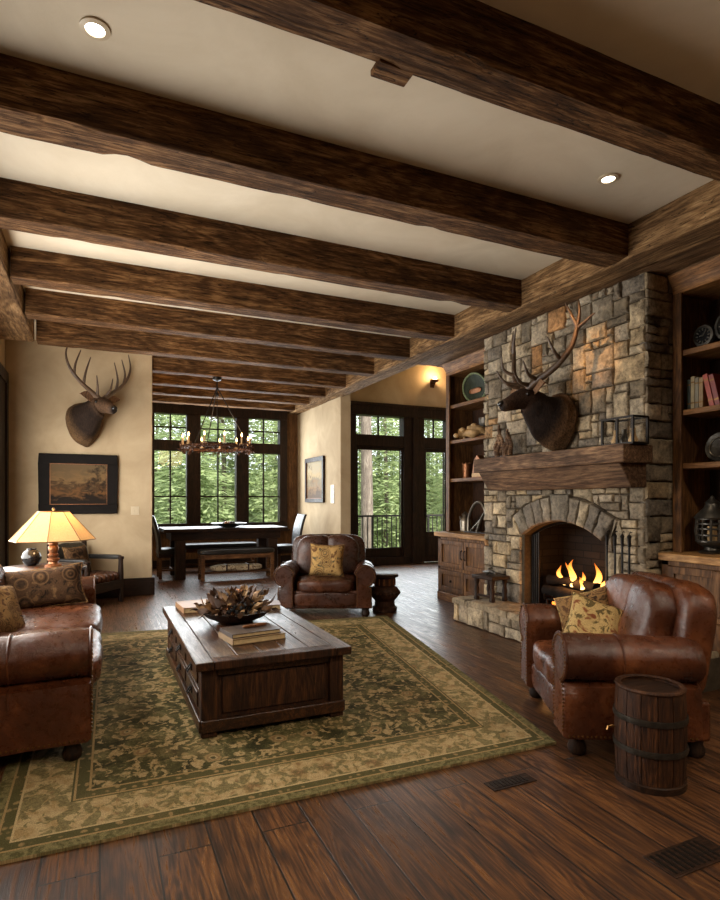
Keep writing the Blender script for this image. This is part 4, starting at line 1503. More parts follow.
bt = barrel('dark wooden barrel table with iron hoops beside the big armchair', (2.415, 1.96, 0), 0.158, 0.47)
MB().tube([(-0.14, 0.085, 0.255), (-0.165, 0.10, 0.25), (-0.17, 0.10, 0.235)], 0.006, 6).build('latch', M_['brass'], bt)
t = thing('drum_stool', 'carved round wooden stool beside the armchair facing the camera', 'stool', (3.16, 6.28, 0))
MB().lathe([(0.135, 0), (0.15, 0.01), (0.15, 0.05), (0.125, 0.07), (0.12, 0.13), (0.155, 0.17), (0.175, 0.20), (0.175, 0.26), (0.15, 0.295), (0.125, 0.31), (0.125, 0.40), (0.14, 0.415)], 30).build('body', M_['barrel'], t)
MB().lathe([(0.14, 0.415), (0.165, 0.42), (0.168, 0.45), (0.15, 0.46), (0, 0.46)], 30).build('seat', M_['dark_x'], t)
m = MB()
for k in range(24):
    a = 2 * math.pi * k / 24
    m.ball((0.168 * math.cos(a), 0.168 * math.sin(a), 0.23), 0.026, n=6)
m.build('carved_band', M_['barrel'], t)
m = MB()
for k in range(12):
    a = 2 * math.pi * k / 12
    m.box(-0.012, 0.012, 0.118, 0.134, 0.32, 0.40, rotz(a))
m.build('carved_collar', M_['copper'], t, bevel=0.004)

# stool on the hearth
t = thing('hearth_stool', 'small dark carved stool standing on the stone hearth', 'stool', (3.86, 5.12, 0.268), R(6))
MB().box(-0.13, 0.13, -0.16, 0.16, 0.23, 0.27).build('seat', M_['dark_x'], t, bevel=0.008)
for x in (-1, 1):
    for y in (-1, 1):
        MB().lathe([(0.03, 0), (0.034, 0.02), (0.022, 0.05), (0.030, 0.11), (0.020, 0.16), (0.03, 0.20), (0.03, 0.23)], 12, T(x * 0.09, y * 0.12, 0)).build('leg', M_['dark'], t)
MB().box(-0.10, -0.08, -0.12, 0.12, 0.04, 0.065).box(0.08, 0.10, -0.12, 0.12, 0.04, 0.065).build('stretcher', M_['dark_x'], t, bevel=0.004)
t = thing('iron_figurine', 'small dark figurine lying on the hearth stool', 'figurine', (3.86, 5.12, 0.538))
m = MB().tube([(0, -0.10, 0.02), (0, -0.03, 0.035), (0, 0.05, 0.03), (0, 0.13, 0.02)], [0.012, 0.024, 0.02, 0.008], 8)
m.ball((0, 0.02, 0.055), 0.02, n=6)
m.build('body', M_['pewter'], t)
MB().tube([(-0.05, 0, 0.008), (0, 0.01, 0.03), (0.05, 0.0, 0.008)], 0.008, 6).build('crosspiece', M_['pewter'], t)


# ------------------------------------------------------------------ trophies
def smooth_path(p, n=4):
    out = []
    P = [Vector(q) for q in p]
    for i in range(len(P) - 1):
        p0, p1, p2, p3 = P[max(i - 1, 0)], P[i], P[i + 1], P[min(i + 2, len(P) - 1)]
        for k in range(n):
            t = k / n
            out.append(0.5 * ((2 * p1) + (p2 - p0) * t + (2 * p0 - 5 * p1 + 4 * p2 - p3) * t * t + (3 * p1 - p0 - 3 * p2 + p3) * t ** 3))
    out.append(P[-1])
    return out


def trophy(name, label, loc, rz, scale, turn, body, mane, face, antlers):
    t = thing(name, label, 'deer head', loc, rz)
    t.scale = (scale,) * 3
    # centre, half width, half height up, half height down, colour
    K1, K2 = S(70, 54, 42), S(30, 22, 18)
    muzz = tuple(min(x * 1.5, 1) for x in face[:3]) + (1,)
    key = [((0, 0, -0.06), 0.27, 0.28, 0.40, body), ((0, -0.06, -0.06), 0.31, 0.32, 0.46, body), ((0, -0.16, -0.05), 0.29, 0.29, 0.44, body),
           ((0, -0.27, -0.02), 0.235, 0.25, 0.36, mane), ((0, -0.37, 0.05), 0.190, 0.20, 0.28, mane), ((0, -0.46, 0.12), 0.162, 0.165, 0.22, mane),
           ((0, -0.53, 0.17), 0.150, 0.14, 0.19, face), ((0, -0.61, 0.175), 0.142, 0.125, 0.15, face), ((0, -0.69, 0.15), 0.118, 0.112, 0.13, face),
           ((0, -0.76, 0.115), 0.096, 0.098, 0.108, face), ((0, -0.83, 0.085), 0.086, 0.086, 0.088, muzz), ((0, -0.89, 0.06), 0.080, 0.078, 0.076, K1), ((0, -0.93, 0.045), 0.05, 0.05, 0.05, K2)]
    spec = []
    for i in range(len(key) - 1):
        for q in range(3):
            u = q / 3
            A, B = key[i], key[i + 1]
            spec.append((Vector(A[0]).lerp(Vector(B[0]), u), A[1] + (B[1] - A[1]) * u, A[2] + (B[2] - A[2]) * u, A[3] + (B[3] - A[3]) * u, tuple(x + (y - x) * u for x, y in zip(A[4], B[4]))))
    spec.append(key[-1])
    piv = Vector((0, -0.10, 0))
    def turned(p, w=None):
        p = Vector(p)
        d = min(max((-p.y - 0.10) / 0.45, 0), 1)
        q = p - piv
        return piv + Matrix.Rotation(turn * d, 3, 'Z') @ q
    ctr = [turned(s[0]) for s in spec]
    rings, cols = [], []
    n = 30
    for i, (c0, hw, hu, hd, col) in enumerate(spec):
        tan = ctr[min(i + 1, len(ctr) - 1)] - ctr[max(i - 1, 0)]
        if i < 5: tan = Vector((0, -1, 0))
        tan.normalize()
        side = tan.cross(Vector((0, 0, 1))).normalized()
        up = side.cross(tan).normalized()
        ring = []
        for k in range(n):
            a = 2 * math.pi * k / n
            ca, sa = math.cos(a), math.sin(a)
            if sa >= 0: p = side * hw * ca + up * hu * sa
            else: p = side * hw * ca * (1 + 0.22 * sa) + up * hd * sa
            if i < 21:
                fz = min(1, (21 - i) / 5)
                p += p * fz * (0.10 * noise.noise(Vector((i * 0.45, k * 0.4, scale * 10))) + 0.09 * noise.noise(Vector((i * 0.8, k * 1.9, scale * 7))))
            ring.append(ctr[i] + p)
        rings.append(ring)
        cols.append(col)
    MB().loft(rings, cols=cols).build('head', M_['fur'], t, ang=80, sub=1)
    def frame_at(p):
        return turned(p)
    hm = Matrix.Translation(piv) @ Matrix.Rotation(turn, 4, 'Z') @ Matrix.Translation(-piv)
    ha = hm @ T(0, -0.07, -0.11) @ Matrix.Diagonal((1, 1, 1.06, 1))
    MB().ball((0, -0.925, 0.085), 0.050, hm, n=8, sz=0.8).build('nose', M_['nose'], t)
    for s in (-1, 1):
        MB().ball((s * 0.132, -0.625, 0.205), 0.027, hm, n=8).build('eye', M_['eye'], t)
        # ear
        rings = []
        base, tip = Vector((s * 0.11, -0.52, 0.23)), Vector((s * 0.37, -0.54, 0.31))
        for k in range(9):
            u = k / 8
            c = base + (tip - base) * u + Vector((0, 0, 0.03 * math.sin(math.pi * u)))
            wd = 0.070 * math.sin(math.pi * (0.15 + 0.85 * u)) + 0.004
            rings.append([c + Vector((0, 0.016 * math.cos(a) - (0.02 * math.sin(a) ** 2), wd * math.sin(a))) for a in [2 * math.pi * q / 10 for q in range(10)]])
        MB().loft(rings, hm, col=S(112, 84, 62)).build('ear', M_['fur'], t, ang=80)
        m = MB()
        for path, r0, r1 in antlers:
            pts = smooth_path([(s * x, y, z) for (x, y, z) in path], 5)
            nn = len(pts)
            m.tube(pts, [1.15 * (r0 + (r1 - r0) * (q / (nn - 1)) ** 1.2) for q in range(nn)], 8, ha)
        m.ball((s * 0.055, -0.50, 0.37), 0.045, ha, n=7)
        m.build('antler', M_['antler'], t, ang=60)
    return t


# beam, then tines: (x outward, y negative = out from the wall, z up)
ELK = [([(0.05, -0.50, 0.37), (0.20, -0.47, 0.45), (0.42, -0.38, 0.56), (0.60, -0.28, 0.76), (0.66, -0.24, 0.98)], 0.042, 0.022),
       ([(0.09, -0.50, 0.41), (0.12, -0.66, 0.43), (0.16, -0.78, 0.54)], 0.026, 0.006),
       ([(0.20, -0.47, 0.46), (0.26, -0.64, 0.50), (0.30, -0.74, 0.64)], 0.026, 0.006),
       ([(0.48, -0.34, 0.64), (0.54, -0.48, 0.72), (0.50, -0.54, 0.88)], 0.024, 0.006),
       ([(0.66, -0.24, 0.98), (0.60, -0.28, 1.12), (0.52, -0.30, 1.28)], 0.024, 0.006),
       ([(0.66, -0.24, 0.98), (0.70, -0.24, 1.12), (0.68, -0.24, 1.28)], 0.022, 0.006),
       ([(0.65, -0.24, 0.96), (0.76, -0.20, 1.02), (0.86, -0.16, 1.08)], 0.022, 0.008)]
DEER = [([(0.06, -0.50, 0.38), (0.18, -0.48, 0.46), (0.38, -0.47, 0.60), (0.54, -0.46, 0.78), (0.60, -0.46, 0.98), (0.54, -0.48, 1.18)], 0.038, 0.006),
        ([(0.08, -0.51, 0.41), (0.12, -0.58, 0.52), (0.15, -0.60, 0.70)], 0.024, 0.006),
        ([(0.30, -0.47, 0.54), (0.30, -0.52, 0.72), (0.22, -0.54, 0.98)], 0.024, 0.006),
        ([(0.46, -0.46, 0.67), (0.46, -0.50, 0.84), (0.38, -0.52, 1.06)], 0.022, 0.006)]
trophy('elk_trophy', 'dark elk head with tall antlers mounted on the chimney stones', (4.03, 4.23, 2.17), R(-90), 0.73, R(-6), S(96, 70, 46), S(32, 21, 15), S(52, 35, 25), ELK)
trophy('deer_trophy', 'antlered deer head on the plaster wall above the dark framed painting', (-0.19, 8.72, 2.47), 0, 0.78, R(34), S(98, 74, 50), S(36, 25, 18), S(70, 51, 36), DEER)


# ------------------------------------------------------------------ pictures and switches
def framed(name, label, axis, a0, a1, z0, z1, pos, bw_, fmat, pmat, depth=0.045, mat_w=0.0):
    t = thing(name, label, 'picture')
    def bx(a, b, c, d, e0, e1, m):
        if axis == 'x': m.box(a, b, pos - e1, pos - e0, c, d)
        else: m.box(pos - e1, pos - e0, a, b, c, d)
    m = MB()
    bx(a0, a1, z0, z0 + bw_, 0, depth, m); bx(a0, a1, z1 - bw_, z1, 0, depth, m)
    bx(a0, a0 + bw_, z0 + bw_, z1 - bw_, 0, depth, m); bx(a1 - bw_, a1, z0 + bw_, z1 - bw_, 0, depth, m)
    m.build('frame', fmat, t, bevel=0.008)
    m = MB(); g = 0.006
    bx(a0 + bw_, a0 + bw_ + g, z0 + bw_, z1 - bw_, 0, depth * 0.7, m); bx(a1 - bw_ - g, a1 - bw_, z0 + bw_, z1 - bw_, 0, depth * 0.7, m)
    bx(a0 + bw_, a1 - bw_, z0 + bw_, z0 + bw_ + g, 0, depth * 0.7, m); bx(a0 + bw_, a1 - bw_, z1 - bw_ - g, z1 - bw_, 0, depth * 0.7, m)
    m.build('fillet', M_['copper'], t)
    m = MB()
    bx(a0 + bw_, a1 - bw_, z0 + bw_, z1 - bw_, 0.001, depth * 0.4, m)
    m.build('canvas', pmat, t)
    return t


framed('landscape_painting', 'dark framed landscape painting on the plaster wall below the deer head', 'x', -0.74, 0.22, 1.16, 1.97, 8.72, 0.13, M_['black'], M_['paint_land'])
framed('small_painting', 'small upright framed picture on the pale wall beside the dining windows', 'y', 10.32, 11.40, 1.30, 2.20, 3.92, 0.08, M_['dark'], M_['paint_small'])
t = thing('light_switch', 'pale double light switch on the wall below the painting', 'switch', (0.45, 8.72, 1.20))
MB().box(-0.055, 0.055, -0.008, 0, -0.06, 0.06).build('plate', M_['white'], t, bevel=0.003)
for x in (-0.024, 0.024): MB().box(x - 0.014, x + 0.014, -0.014, -0.008, -0.03, 0.03).build('rocker', M_['white'], t, bevel=0.002)
t = thing('wall_control', 'pale tall control panel on the wall near the small upright picture', 'switch', (3.92, 9.92, 1.46))
MB().box(-0.010, 0, -0.09, 0.09, -0.17, 0.17).build('plate', M_['white'], t, bevel=0.003)
for z in (-0.09, 0.0, 0.09): MB().box(-0.018, -0.010, -0.04, 0.04, z - 0.03, z + 0.03).build('button', M_['white'], t, bevel=0.002)

# ------------------------------------------------------------------ lamp corner
et = thing('end_table', 'round dark side table under the lamp behind the sofa', 'table', (-0.48, 6.22, 0))
MB().lathe([(0, 0.685), (0.35, 0.685), (0.362, 0.695), (0.362, 0.71), (0.35, 0.72), (0, 0.72)], 36).build('tabletop', M_['table'], et)
MB().lathe([(0.30, 0.60), (0.32, 0.60), (0.32, 0.686), (0.30, 0.686)], 36).build('apron', M_['table_z'], et)
for k in range(4):
    a = R(45 + 90 * k)
    MB().lathe([(0.018, 0), (0.024, 0.03), (0.018, 0.08), (0.026, 0.35), (0.02, 0.5), (0.03, 0.56), (0.03, 0.66)], 12, T(0.27 * math.cos(a), 0.27 * math.sin(a), 0)).build('leg', M_['table_z'], et)
MB().lathe([(0, 0.18), (0.25, 0.18), (0.255, 0.2), (0, 0.2)], 30).build('lower_shelf', M_['table'], et)
lp = thing('table_lamp', 'lit table lamp with a wide tan shade on the side table', 'lamp', (-0.40, 6.14, 0.72))
prof = [(0.075, 0), (0.075, 0.02), (0.045, 0.032), (0.040, 0.05), (0.054, 0.065), (0.054, 0.08), (0.036, 0.09), (0.048, 0.105), (0.048, 0.12), (0.034, 0.13), (0.042, 0.16), (0.046, 0.185), (0.034, 0.205), (0.044, 0.215), (0.044, 0.23), (0.030, 0.24), (0.044, 0.262), (0.046, 0.275), (0.022, 0.29), (0.02, 0.31), (0, 0.31)]
MB().lathe(prof, 20).build('base', M_['copper'], lp)
MB().tube([(0, 0, 0.30), (0, 0, 0.52)], 0.006, 6).build('stem', M_['brass'], lp)
rings = []
for (r_, z) in ((0.365, 0.255), (0.135, 0.52)):
    rings.append([(r_ * math.cos(a), r_ * math.sin(a), z) for a in [2 * math.pi * k / 8 - R(94) for k in range(8)]])
MB().loft(rings, caps=False).build('shade', M_['shade'], lp, ang=10)
m = MB()
for k in range(8):
    m.tube([Vector(rings[0][k]) * 1.0, Vector(rings[1][k])], 0.004, 5)
for rg in rings: m.tube(rg, 0.005, 5, closed=True)
m.build('shade_piping', M_['brass'], lp)
MB().lathe([(0, 0.515), (0.008, 0.52), (0.006, 0.53), (0.014, 0.54), (0.010, 0.555), (0, 0.56)], 10).build('finial', M_['brass'], lp)
MB().ball((0, 0, 0.38), 0.035, n=8, sz=1.3).build('bulb', glow('lamp_bulb_glow', (1, 0.7, 0.36, 1), 14), lp)
light('lamp_light', 'POINT', (-0.40, 6.14, 0.72 + 0.40), (0, 0, 0), 12, (1.0, 0.60, 0.28), shadow_soft_size=0.05)
t = thing('ball_vase', 'black round vase beside the lamp on the side table', 'vase', (-0.60, 6.36, 0.72))
MB().lathe([(0.035, 0), (0.06, 0.012), (0.083, 0.05), (0.086, 0.085), (0.07, 0.13), (0.04, 0.152), (0.036, 0.155)], 24).build('body', M_['ceramic'], t)
MB().lathe([(0.036, 0.154), (0.042, 0.158), (0.042, 0.165), (0.030, 0.165), (0.028, 0.14)], 24).build('neck', M_['ceramic'], t)

# rustic armchair by the wall
ra = thing('rustic_armchair', 'dark wooden armchair with tufted leather seat under the painting', 'armchair', (-0.17, 8.20, 0), math.atan2(0.8, 0.6))
# local front is -Y
for x in (-1, 1):
    MB().lathe([(0.030, 0), (0.035, 0.03), (0.030, 0.10), (0.036, 0.36), (0.030, 0.56), (0.04, 0.57), (0.04, 0.60), (0, 0.605)], 12, T(x * 0.33, -0.28, 0)).build('leg', M_['dark'], ra)
    MB().box(x * 0.31 - 0.025, x * 0.31 + 0.025, 0.24, 0.29, 0, 0.80).build('leg', M_['dark'], ra, bevel=0.006)
    MB().soft(0.045, 0.27, 0.03, 8, 5, 0, T(x * 0.33, -0.01, 0.595), 0.004).build('arm', M_['black_leather'], ra)
    MB().box(x * 0.33 - 0.018, x * 0.33 + 0.018, -0.27, 0.26, 0.20, 0.26).build('side_rail', M_['dark_x'], ra, bevel=0.004)
MB().box(-0.32, 0.32, -0.30, -0.26, 0.18, 0.30).box(-0.32, 0.32, 0.23, 0.27, 0.2, 0.3).box(-0.3, 0.3, -0.27, 0.25, 0.24, 0.29).build('seat_frame', M_['dark_x'], ra, bevel=0.006)
m = MB()
for k in range(7):
    m.soft(0.046, 0.26, 0.065, 6, 4, 0.1, T(-0.27 + k * 0.09, -0.03, 0.345))
m.build('seat_cushion', M_['leather2'], ra)
MB().soft(0.30, 0.06, 0.22, 10, 4, 0, T(0, 0.20, 0.58) @ rotx(R(-12)), 0.01).build('back_cushion', M_['black_leather'], ra)
pillow('dark patterned pillow on the wooden armchair under the painting', M_['pil_dark'], M_['pil_tan'], (-0.26, 8.12, 0.58), (R(-16), 0, math.atan2(0.8, 0.6)), 0.40, 0.38, 0.07, 8, None)

# ------------------------------------------------------------------ dining area
dt = thing('dining_table', 'long dark wooden dining table in front of the windows', 'table', (2.04, 10.55, 0))
MB().box(-1.07, 1.07, -0.48, 0.48, 0.80, 0.86).build('tabletop', M_['dark_x'], dt, bevel=0.008)
MB().box(-0.95, 0.95, -0.40, 0.40, 0.66, 0.80).build('apron', M_['dark_x'], dt, bevel=0.006)
for x in (-1, 1):
    for y in (-1, 1):
        MB().box(x * 0.80 - 0.085, x * 0.80 + 0.085, y * 0.36 - 0.075, y * 0.36 + 0.075, 0, 0.66).build('leg', M_['dark'], dt, bevel=0.01)


def bench(label, loc, L=1.28):
    t = thing('dining_bench', label, 'bench', loc, 0, 'dining benches')
    MB().soft(L / 2, 0.19, 0.045, 12, 7, 0.1, T(0, 0, 0.475), 0.004).build('seat', M_['black_leather'], t)
    MB().box(-L / 2 + 0.02, L / 2 - 0.02, -0.17, -0.14, 0.36, 0.44).box(-L / 2 + 0.02, L / 2 - 0.02, 0.14, 0.17, 0.36, 0.44).build('apron', M_['bench'], t, bevel=0.004)
    for x in (-1, 1):
        for y in (-1, 1): MB().box(x * (L / 2 - 0.05) - 0.03, x * (L / 2 - 0.05) + 0.03, y * 0.145 - 0.03, y * 0.145 + 0.03, 0, 0.44).build('leg', M_['bench'], t, bevel=0.005)
    MB().box(-L / 2 + 0.05, L / 2 - 0.05, -0.015, 0.015, 0.10, 0.14).box(-L / 2 + 0.03, -L / 2 + 0.07, -0.13, 0.13, 0.10, 0.14).box(L / 2 - 0.07, L / 2 - 0.03, -0.13, 0.13, 0.10, 0.14).build('stretcher', M_['bench'], t, bevel=0.004)
    return t


bench('black cushioned wooden bench on the near side of the dining table', (2.14, 9.92, 0))
bench('wooden bench on the window side of the dining table', (2.10, 11.32, 0), 1.5)
t = thing('folded_blanket', 'pale patterned blanket roll on the stretcher under the near bench', 'blanket', (2.14, 9.92, 0.14))
MB().soft(0.44, 0.11, 0.055, 12, 4, 0.1, T(0, 0, 0.056), 0.01).build('roll', mat_pattern('woven_blanket', S(176, 160, 132), S(120, 100, 76), S(90, 70, 54), 14), t)
MB().box(-0.20, -0.17, -0.115, 0.115, 0.01, 0.118).box(0.17, 0.20, -0.115, 0.115, 0.01, 0.118).build('strap', M_['leather2'], t, bevel=0.01)


def dining_chair(label, loc, rz):
    t = thing('dining_chair', label, 'chair', loc, rz, 'black leather dining chairs')
    MB().soft(0.235, 0.24, 0.05, 10, 6, 0.12, T(0, 0, 0.46), 0.004).build('seat', M_['black_leather'], t)
    MB().box(-0.22, 0.22, -0.22, 0.22, 0.36, 0.43).build('seat_frame', M_['dark_x'], t, bevel=0.005)
    rings = []
    for k in range(11):
        u = k / 10
        z = 0.48 + 0.60 * u
        y = 0.20 + 0.12 * u * u
        rings.append([(sx * (0.225 - 0.01 * u), y + sy, z) for sx, sy in ((-1, -0.02), (-0.5, -0.035), (0.5, -0.035), (1, -0.02), (1, 0.025), (0, 0.03), (-1, 0.025))])
    MB().loft(rings).build('backrest', M_['black_leather'], t, ang=60)
    for x in (-1, 1):
        MB().box(x * 0.19 - 0.024, x * 0.19 + 0.024, -0.215, -0.167, 0, 0.38).build('leg', M_['bench'], t, bevel=0.004)
        MB().box(x * 0.19 - 0.024, x * 0.19 + 0.024, 0.167, 0.215, 0, 0.48).build('leg', M_['bench'], t, bevel=0.004)
    MB().box(-0.17, 0.17, -0.015, 0.015, 0.14, 0.17).box(-0.20, -0.18, -0.18, 0.18, 0.13, 0.16).box(0.18, 0.20, -0.18, 0.18, 0.13, 0.16).build('stretcher', M_['bench'], t, bevel=0.003)
    return t


dining_chair('black leather dining chair at the table end nearer the trophy wall', (1.13, 10.55, 0), R(90))
dining_chair('black leather dining chair at the table end nearer the small picture', (3.20, 10.50, 0), R(-90))
t = thing('shallow_bowl', 'shallow dark bowl in the middle of the dining table', 'bowl', (2.12, 10.45, 0.86))
MB().lathe([(0.08, 0), (0.12, 0.006), (0.26, 0.05), (0.32, 0.075), (0.315, 0.08), (0.24, 0.06), (0, 0.02)], 30).build('dish', M_['pewter'], t)
for k in range(5):
    o = MB().ball((0, 0, 0), 0.04, n=8).build('dried_fruit', M_['copper'] if k % 2 else M_['dark'], None, (2.12 + 0.075 * math.cos(k * 1.26), 10.45 + 0.075 * math.sin(k * 1.26), 0.86 + 0.068))
    tag(o, 'dark round dried fruit in the shallow bowl on the dining table', 'fruit', 'dried fruit in the dining bowl')

# ------------------------------------------------------------------ chandelier
ch = thing('chandelier', 'round iron candle chandelier with a leafy ring hanging above the dining area', 'chandelier', (1.62, 8.87, 0))
RC, ZR = 0.50, 2.14
MB().lathe([(0, 3.205), (0.07, 3.205), (0.06, 3.17), (0.02, 3.15), (0, 3.15)], 18).build('canopy', M_['iron'], ch)
m = MB()
for ph in range(3):
    pts = []
    for k in range(120):
        a = 2 * math.pi * k / 120
        b = a * 9 + ph * 2.1
        r_ = RC + 0.018 * math.cos(b)
        pts.append((r_ * math.cos(a), r_ * math.sin(a), ZR + 0.018 * math.sin(b)))
    m.tube(pts, 0.011, 6, closed=True)
m.build('ring', M_['rust_iron'], ch)
m = MB()
rc = random.Random(4)
for k in range(260):
    a = rc.random() * 2 * math.pi
    r_ = RC + rc.uniform(-0.03, 0.05)
    p = Vector((r_ * math.cos(a), r_ * math.sin(a), ZR + rc.uniform(-0.05, 0.03)))
    d = Vector((math.cos(a) * rc.uniform(-0.4, 1), math.sin(a) * rc.uniform(-0.4, 1), rc.uniform(-1, 0.6))).normalized()
    s = d.cross(Vector((rc.random(), rc.random(), 1))).normalized()
    L, W_ = rc.uniform(0.04, 0.075), rc.uniform(0.010, 0.018)
    m.add([p, p + d * L * 0.5 + s * W_, p + d * L, p + d * L * 0.5 - s * W_, p + d * L * 0.5 + d.cross(s) * 0.008], [(0, 1, 4), (1, 2, 4), (2, 3, 4), (3, 0, 4)])
m.build('iron_leaves', M_['rust_iron'], ch, kind='stuff')
for k in range(3):
    a = R(100 + 120 * k)
    p, q = Vector((RC * math.cos(a), RC * math.sin(a), ZR)), Vector((0, 0, 3.06))
    MB().tube([p, q], 0.008, 6).build('rod', M_['iron'], ch)
m = MB().tube([(0, 0, 3.15), (0, 0, 3.02)], 0.010, 6)
m.ball((0, 0, 2.95), 0.028, n=8, sz=1.4)
m.tube([(0, 0, 3.02), (0, 0, 2.58)], 0.006, 6)
m.tube([(0.10 * math.cos(a), 0.10 * math.sin(a), 2.60) for a in [2 * math.pi * k / 24 for k in range(24)]], 0.006, 6, closed=True)
m.build('centre_stem', M_['iron'], ch)
for k in range(11):
    a = 2 * math.pi * (k + 0.3) / 11
    x, y = RC * math.cos(a), RC * math.sin(a)
    c = MB().lathe([(0.030, ZR + 0.03), (0.034, ZR + 0.04), (0.012, ZR + 0.045), (0.014, ZR + 0.05), (0.014, ZR + 0.14), (0, ZR + 0.14)], 10, T(x, y, 0)).build('candle', M_['bone'], ch)
    MB().lathe([(0, ZR + 0.138), (0.010, ZR + 0.15), (0.012, ZR + 0.165), (0.005, ZR + 0.19), (0, ZR + 0.205)], 8, T(x, y, 0)).build('flame_bulb', M_['candle_flame'], c)
light('chandelier_light', 'POINT', (1.62, 8.87, 2.42), (0, 0, 0), 26, (1.0, 0.66, 0.34), shadow_soft_size=0.3)

# ------------------------------------------------------------------ things on the shelves and the mantel
# mantel
for (y, h, lab) in ((5.00, 0.36, 'taller twisted driftwood piece on the mantel end away from the lantern'), (4.86, 0.30, 'shorter dark driftwood piece on the mantel below the elk muzzle')):
    t = thing('driftwood_sculpture', lab, 'sculpture', (3.88, y, 1.79), 0)
    m = MB()
    for k in range(4):
        a = k * 1.6 + y
        pts = [(0.030 * math.cos(a) * (1 - q / 8) + 0.012 * math.sin(q + a), 0.045 * math.sin(a) * (1 - q / 9) + 0.012 * math.cos(q * 1.3 + a), h * q / 7 * (1 - 0.1 * k)) for q in range(8)]
        m.tube(pts, [0.028 * (1 - q / 10) + 0.004 for q in range(8)], 8)
    m.build('stem', M_['mantel'], t)
    MB().soft(0.06, 0.07, 0.014, 6, 5, 0, T(0, 0, 0.014)).build('plinth', M_['dark_x'], t)
t = thing('mantel_lantern', 'black framed glass lantern box on the mantel', 'lantern', (3.86, 3.37, 1.79))
m = MB()
for x in (-0.08, 0.08):
    for y in (-0.15, 0.0, 0.15):
        m.box(x - 0.008, x + 0.008, y - 0.009, y + 0.009, 0, 0.22)
for z in (0.0, 0.208):
    for x in (-0.08, 0.08): m.box(x - 0.009, x + 0.009, -0.155, 0.155, z, z + 0.016)
    for y in (-0.15, 0.15): m.box(-0.08, 0.08, y - 0.008, y + 0.008, z, z + 0.016)
m.build('frame', M_['iron'], t)
for x in (-0.08, 0.08): MB().box(x - 0.002, x + 0.002, -0.145, 0.145, 0.012, 0.212).build('pane', M_['glass'], t)
MB().box(-0.085, 0.085, -0.155, 0.155, 0.0, 0.008).build('base', M_['iron'], t)
for y in (-0.085, 0.0, 0.085):
    o = MB().lathe([(0, 0), (0.032, 0), (0.038, 0.03), (0.022, 0.06), (0.016, 0.10), (0.02, 0.12), (0, 0.122)], 14).build('small_bottle', M_['pewter'] if y == 0 else M_['bone'], None, (3.86, 3.37 + y, 1.80))
    tag(o, {-0.085: 'small pale bottle in the mantel lantern, at its chimney corner end', 0.0: 'small dark bottle in the middle of the mantel lantern', 0.085: 'small pale bottle in the mantel lantern, at the elk end'}[y], 'bottle')

# bookcase between chimney and terrace
t = thing('decorative_plate', 'green leaf rimmed oval plate on the top shelf near the chimney', 'plate', (4.56, 6.32, 2.64))
t.rotation_euler = (0, R(-12), 0)
m = MB().lathe([(0, -0.012), (0.15, -0.012), (0.19, 0.005), (0.195, 0.012), (0.15, 0.002), (0, 0.0)], 36, T(0, 0, 0.20) @ roty(R(-90)) @ Matrix.Diagonal((1, 1.35, 1, 1)))
m.build('dish', plain('dark_green_glaze', S(34, 40, 26), 0.6, 0, 0.5, 16, 0.1, 0.2), t)
m = MB()
for k in range(44):
    a = 2 * math.pi * k / 44
    m.ball((-0.015, 0.25 * math.cos(a), 0.20 + 0.185 * math.sin(a)), 0.016, n=5)
m.build('leaf_rim', plain('sage_leaf_rim', S(110, 120, 84), 0.4, 0, 0.4, 20), t)
MB().soft(0.006, 0.13, 0.035, 6, 3, 0, T(-0.012, 0, 0.16)).build('painted_scene', M_['copper'], t)
t = thing('figurine', 'small pale figurine standing alone on the second shelf by the terrace end', 'figurine', (4.55, 6.62, 2.16))
MB().lathe([(0.03, 0), (0.034, 0.01), (0.014, 0.03), (0.02, 0.06), (0.012, 0.10), (0.006, 0.13), (0, 0.135)], 12).build('body', M_['bone'], t)
MB().lathe([(0.035, -0.0), (0.04, 0.004), (0.036, 0.012), (0, 0.012)], 12).build('foot', M_['pewter'], t)
t = thing('pewter_goblet', 'dark pewter goblet at the back of the second shelf near the chimney', 'vessel', (4.62, 6.24, 2.16))
MB().lathe([(0.06, 0), (0.064, 0.012), (0.02, 0.03), (0.018, 0.09), (0.06, 0.13), (0.085, 0.20), (0.088, 0.27), (0.078, 0.275), (0.06, 0.15), (0, 0.12)], 20).build('cup', M_['pewter'], t)
for s in (-1, 1): MB().tube([(0, s * 0.075, 0.15), (0, s * 0.13, 0.19), (0, s * 0.125, 0.26), (0, s * 0.085, 0.25)], 0.008, 6).build('handle', M_['pewter'], t)
t = thing('driftwood_sculpture', 'pale gnarled driftwood jutting out from the second shelf over the mantel end', 'sculpture', (4.42, 5.98, 2.16))
m = MB()
pts = smooth_path([(0.12, 0.0, 0.06), (0.0, 0.06, 0.07), (-0.12, 0.14, 0.05), (-0.22, 0.24, 0.03)], 4)
m.tube(pts, [0.05 + 0.022 * math.sin(k * 1.1) + 0.012 * (k / len(pts)) for k in range(len(pts))], 10)
pts = smooth_path([(0.02, 0.02, 0.07), (-0.1, 0.02, 0.10), (-0.2, 0.10, 0.10)], 4)
m.tube(pts, [0.04 - 0.002 * k for k in range(len(pts))], 8)
m.build('trunk', M_['bone'], t)
for k, (x, y, z) in enumerate(((-0.20, 0.20, 0.08), (-0.12, 0.06, 0.13), (-0.24, 0.28, 0.02), (-0.06, 0.16, 0.06))):
    MB().ball((x, y, z), 0.045 - 0.004 * k, n=8, sz=0.8).build('burl', M_['bone'], t)
t = thing('carved_cup', 'carved copper cup on the third shelf near the terrace end', 'cup', (4.55, 6.56, 1.64))
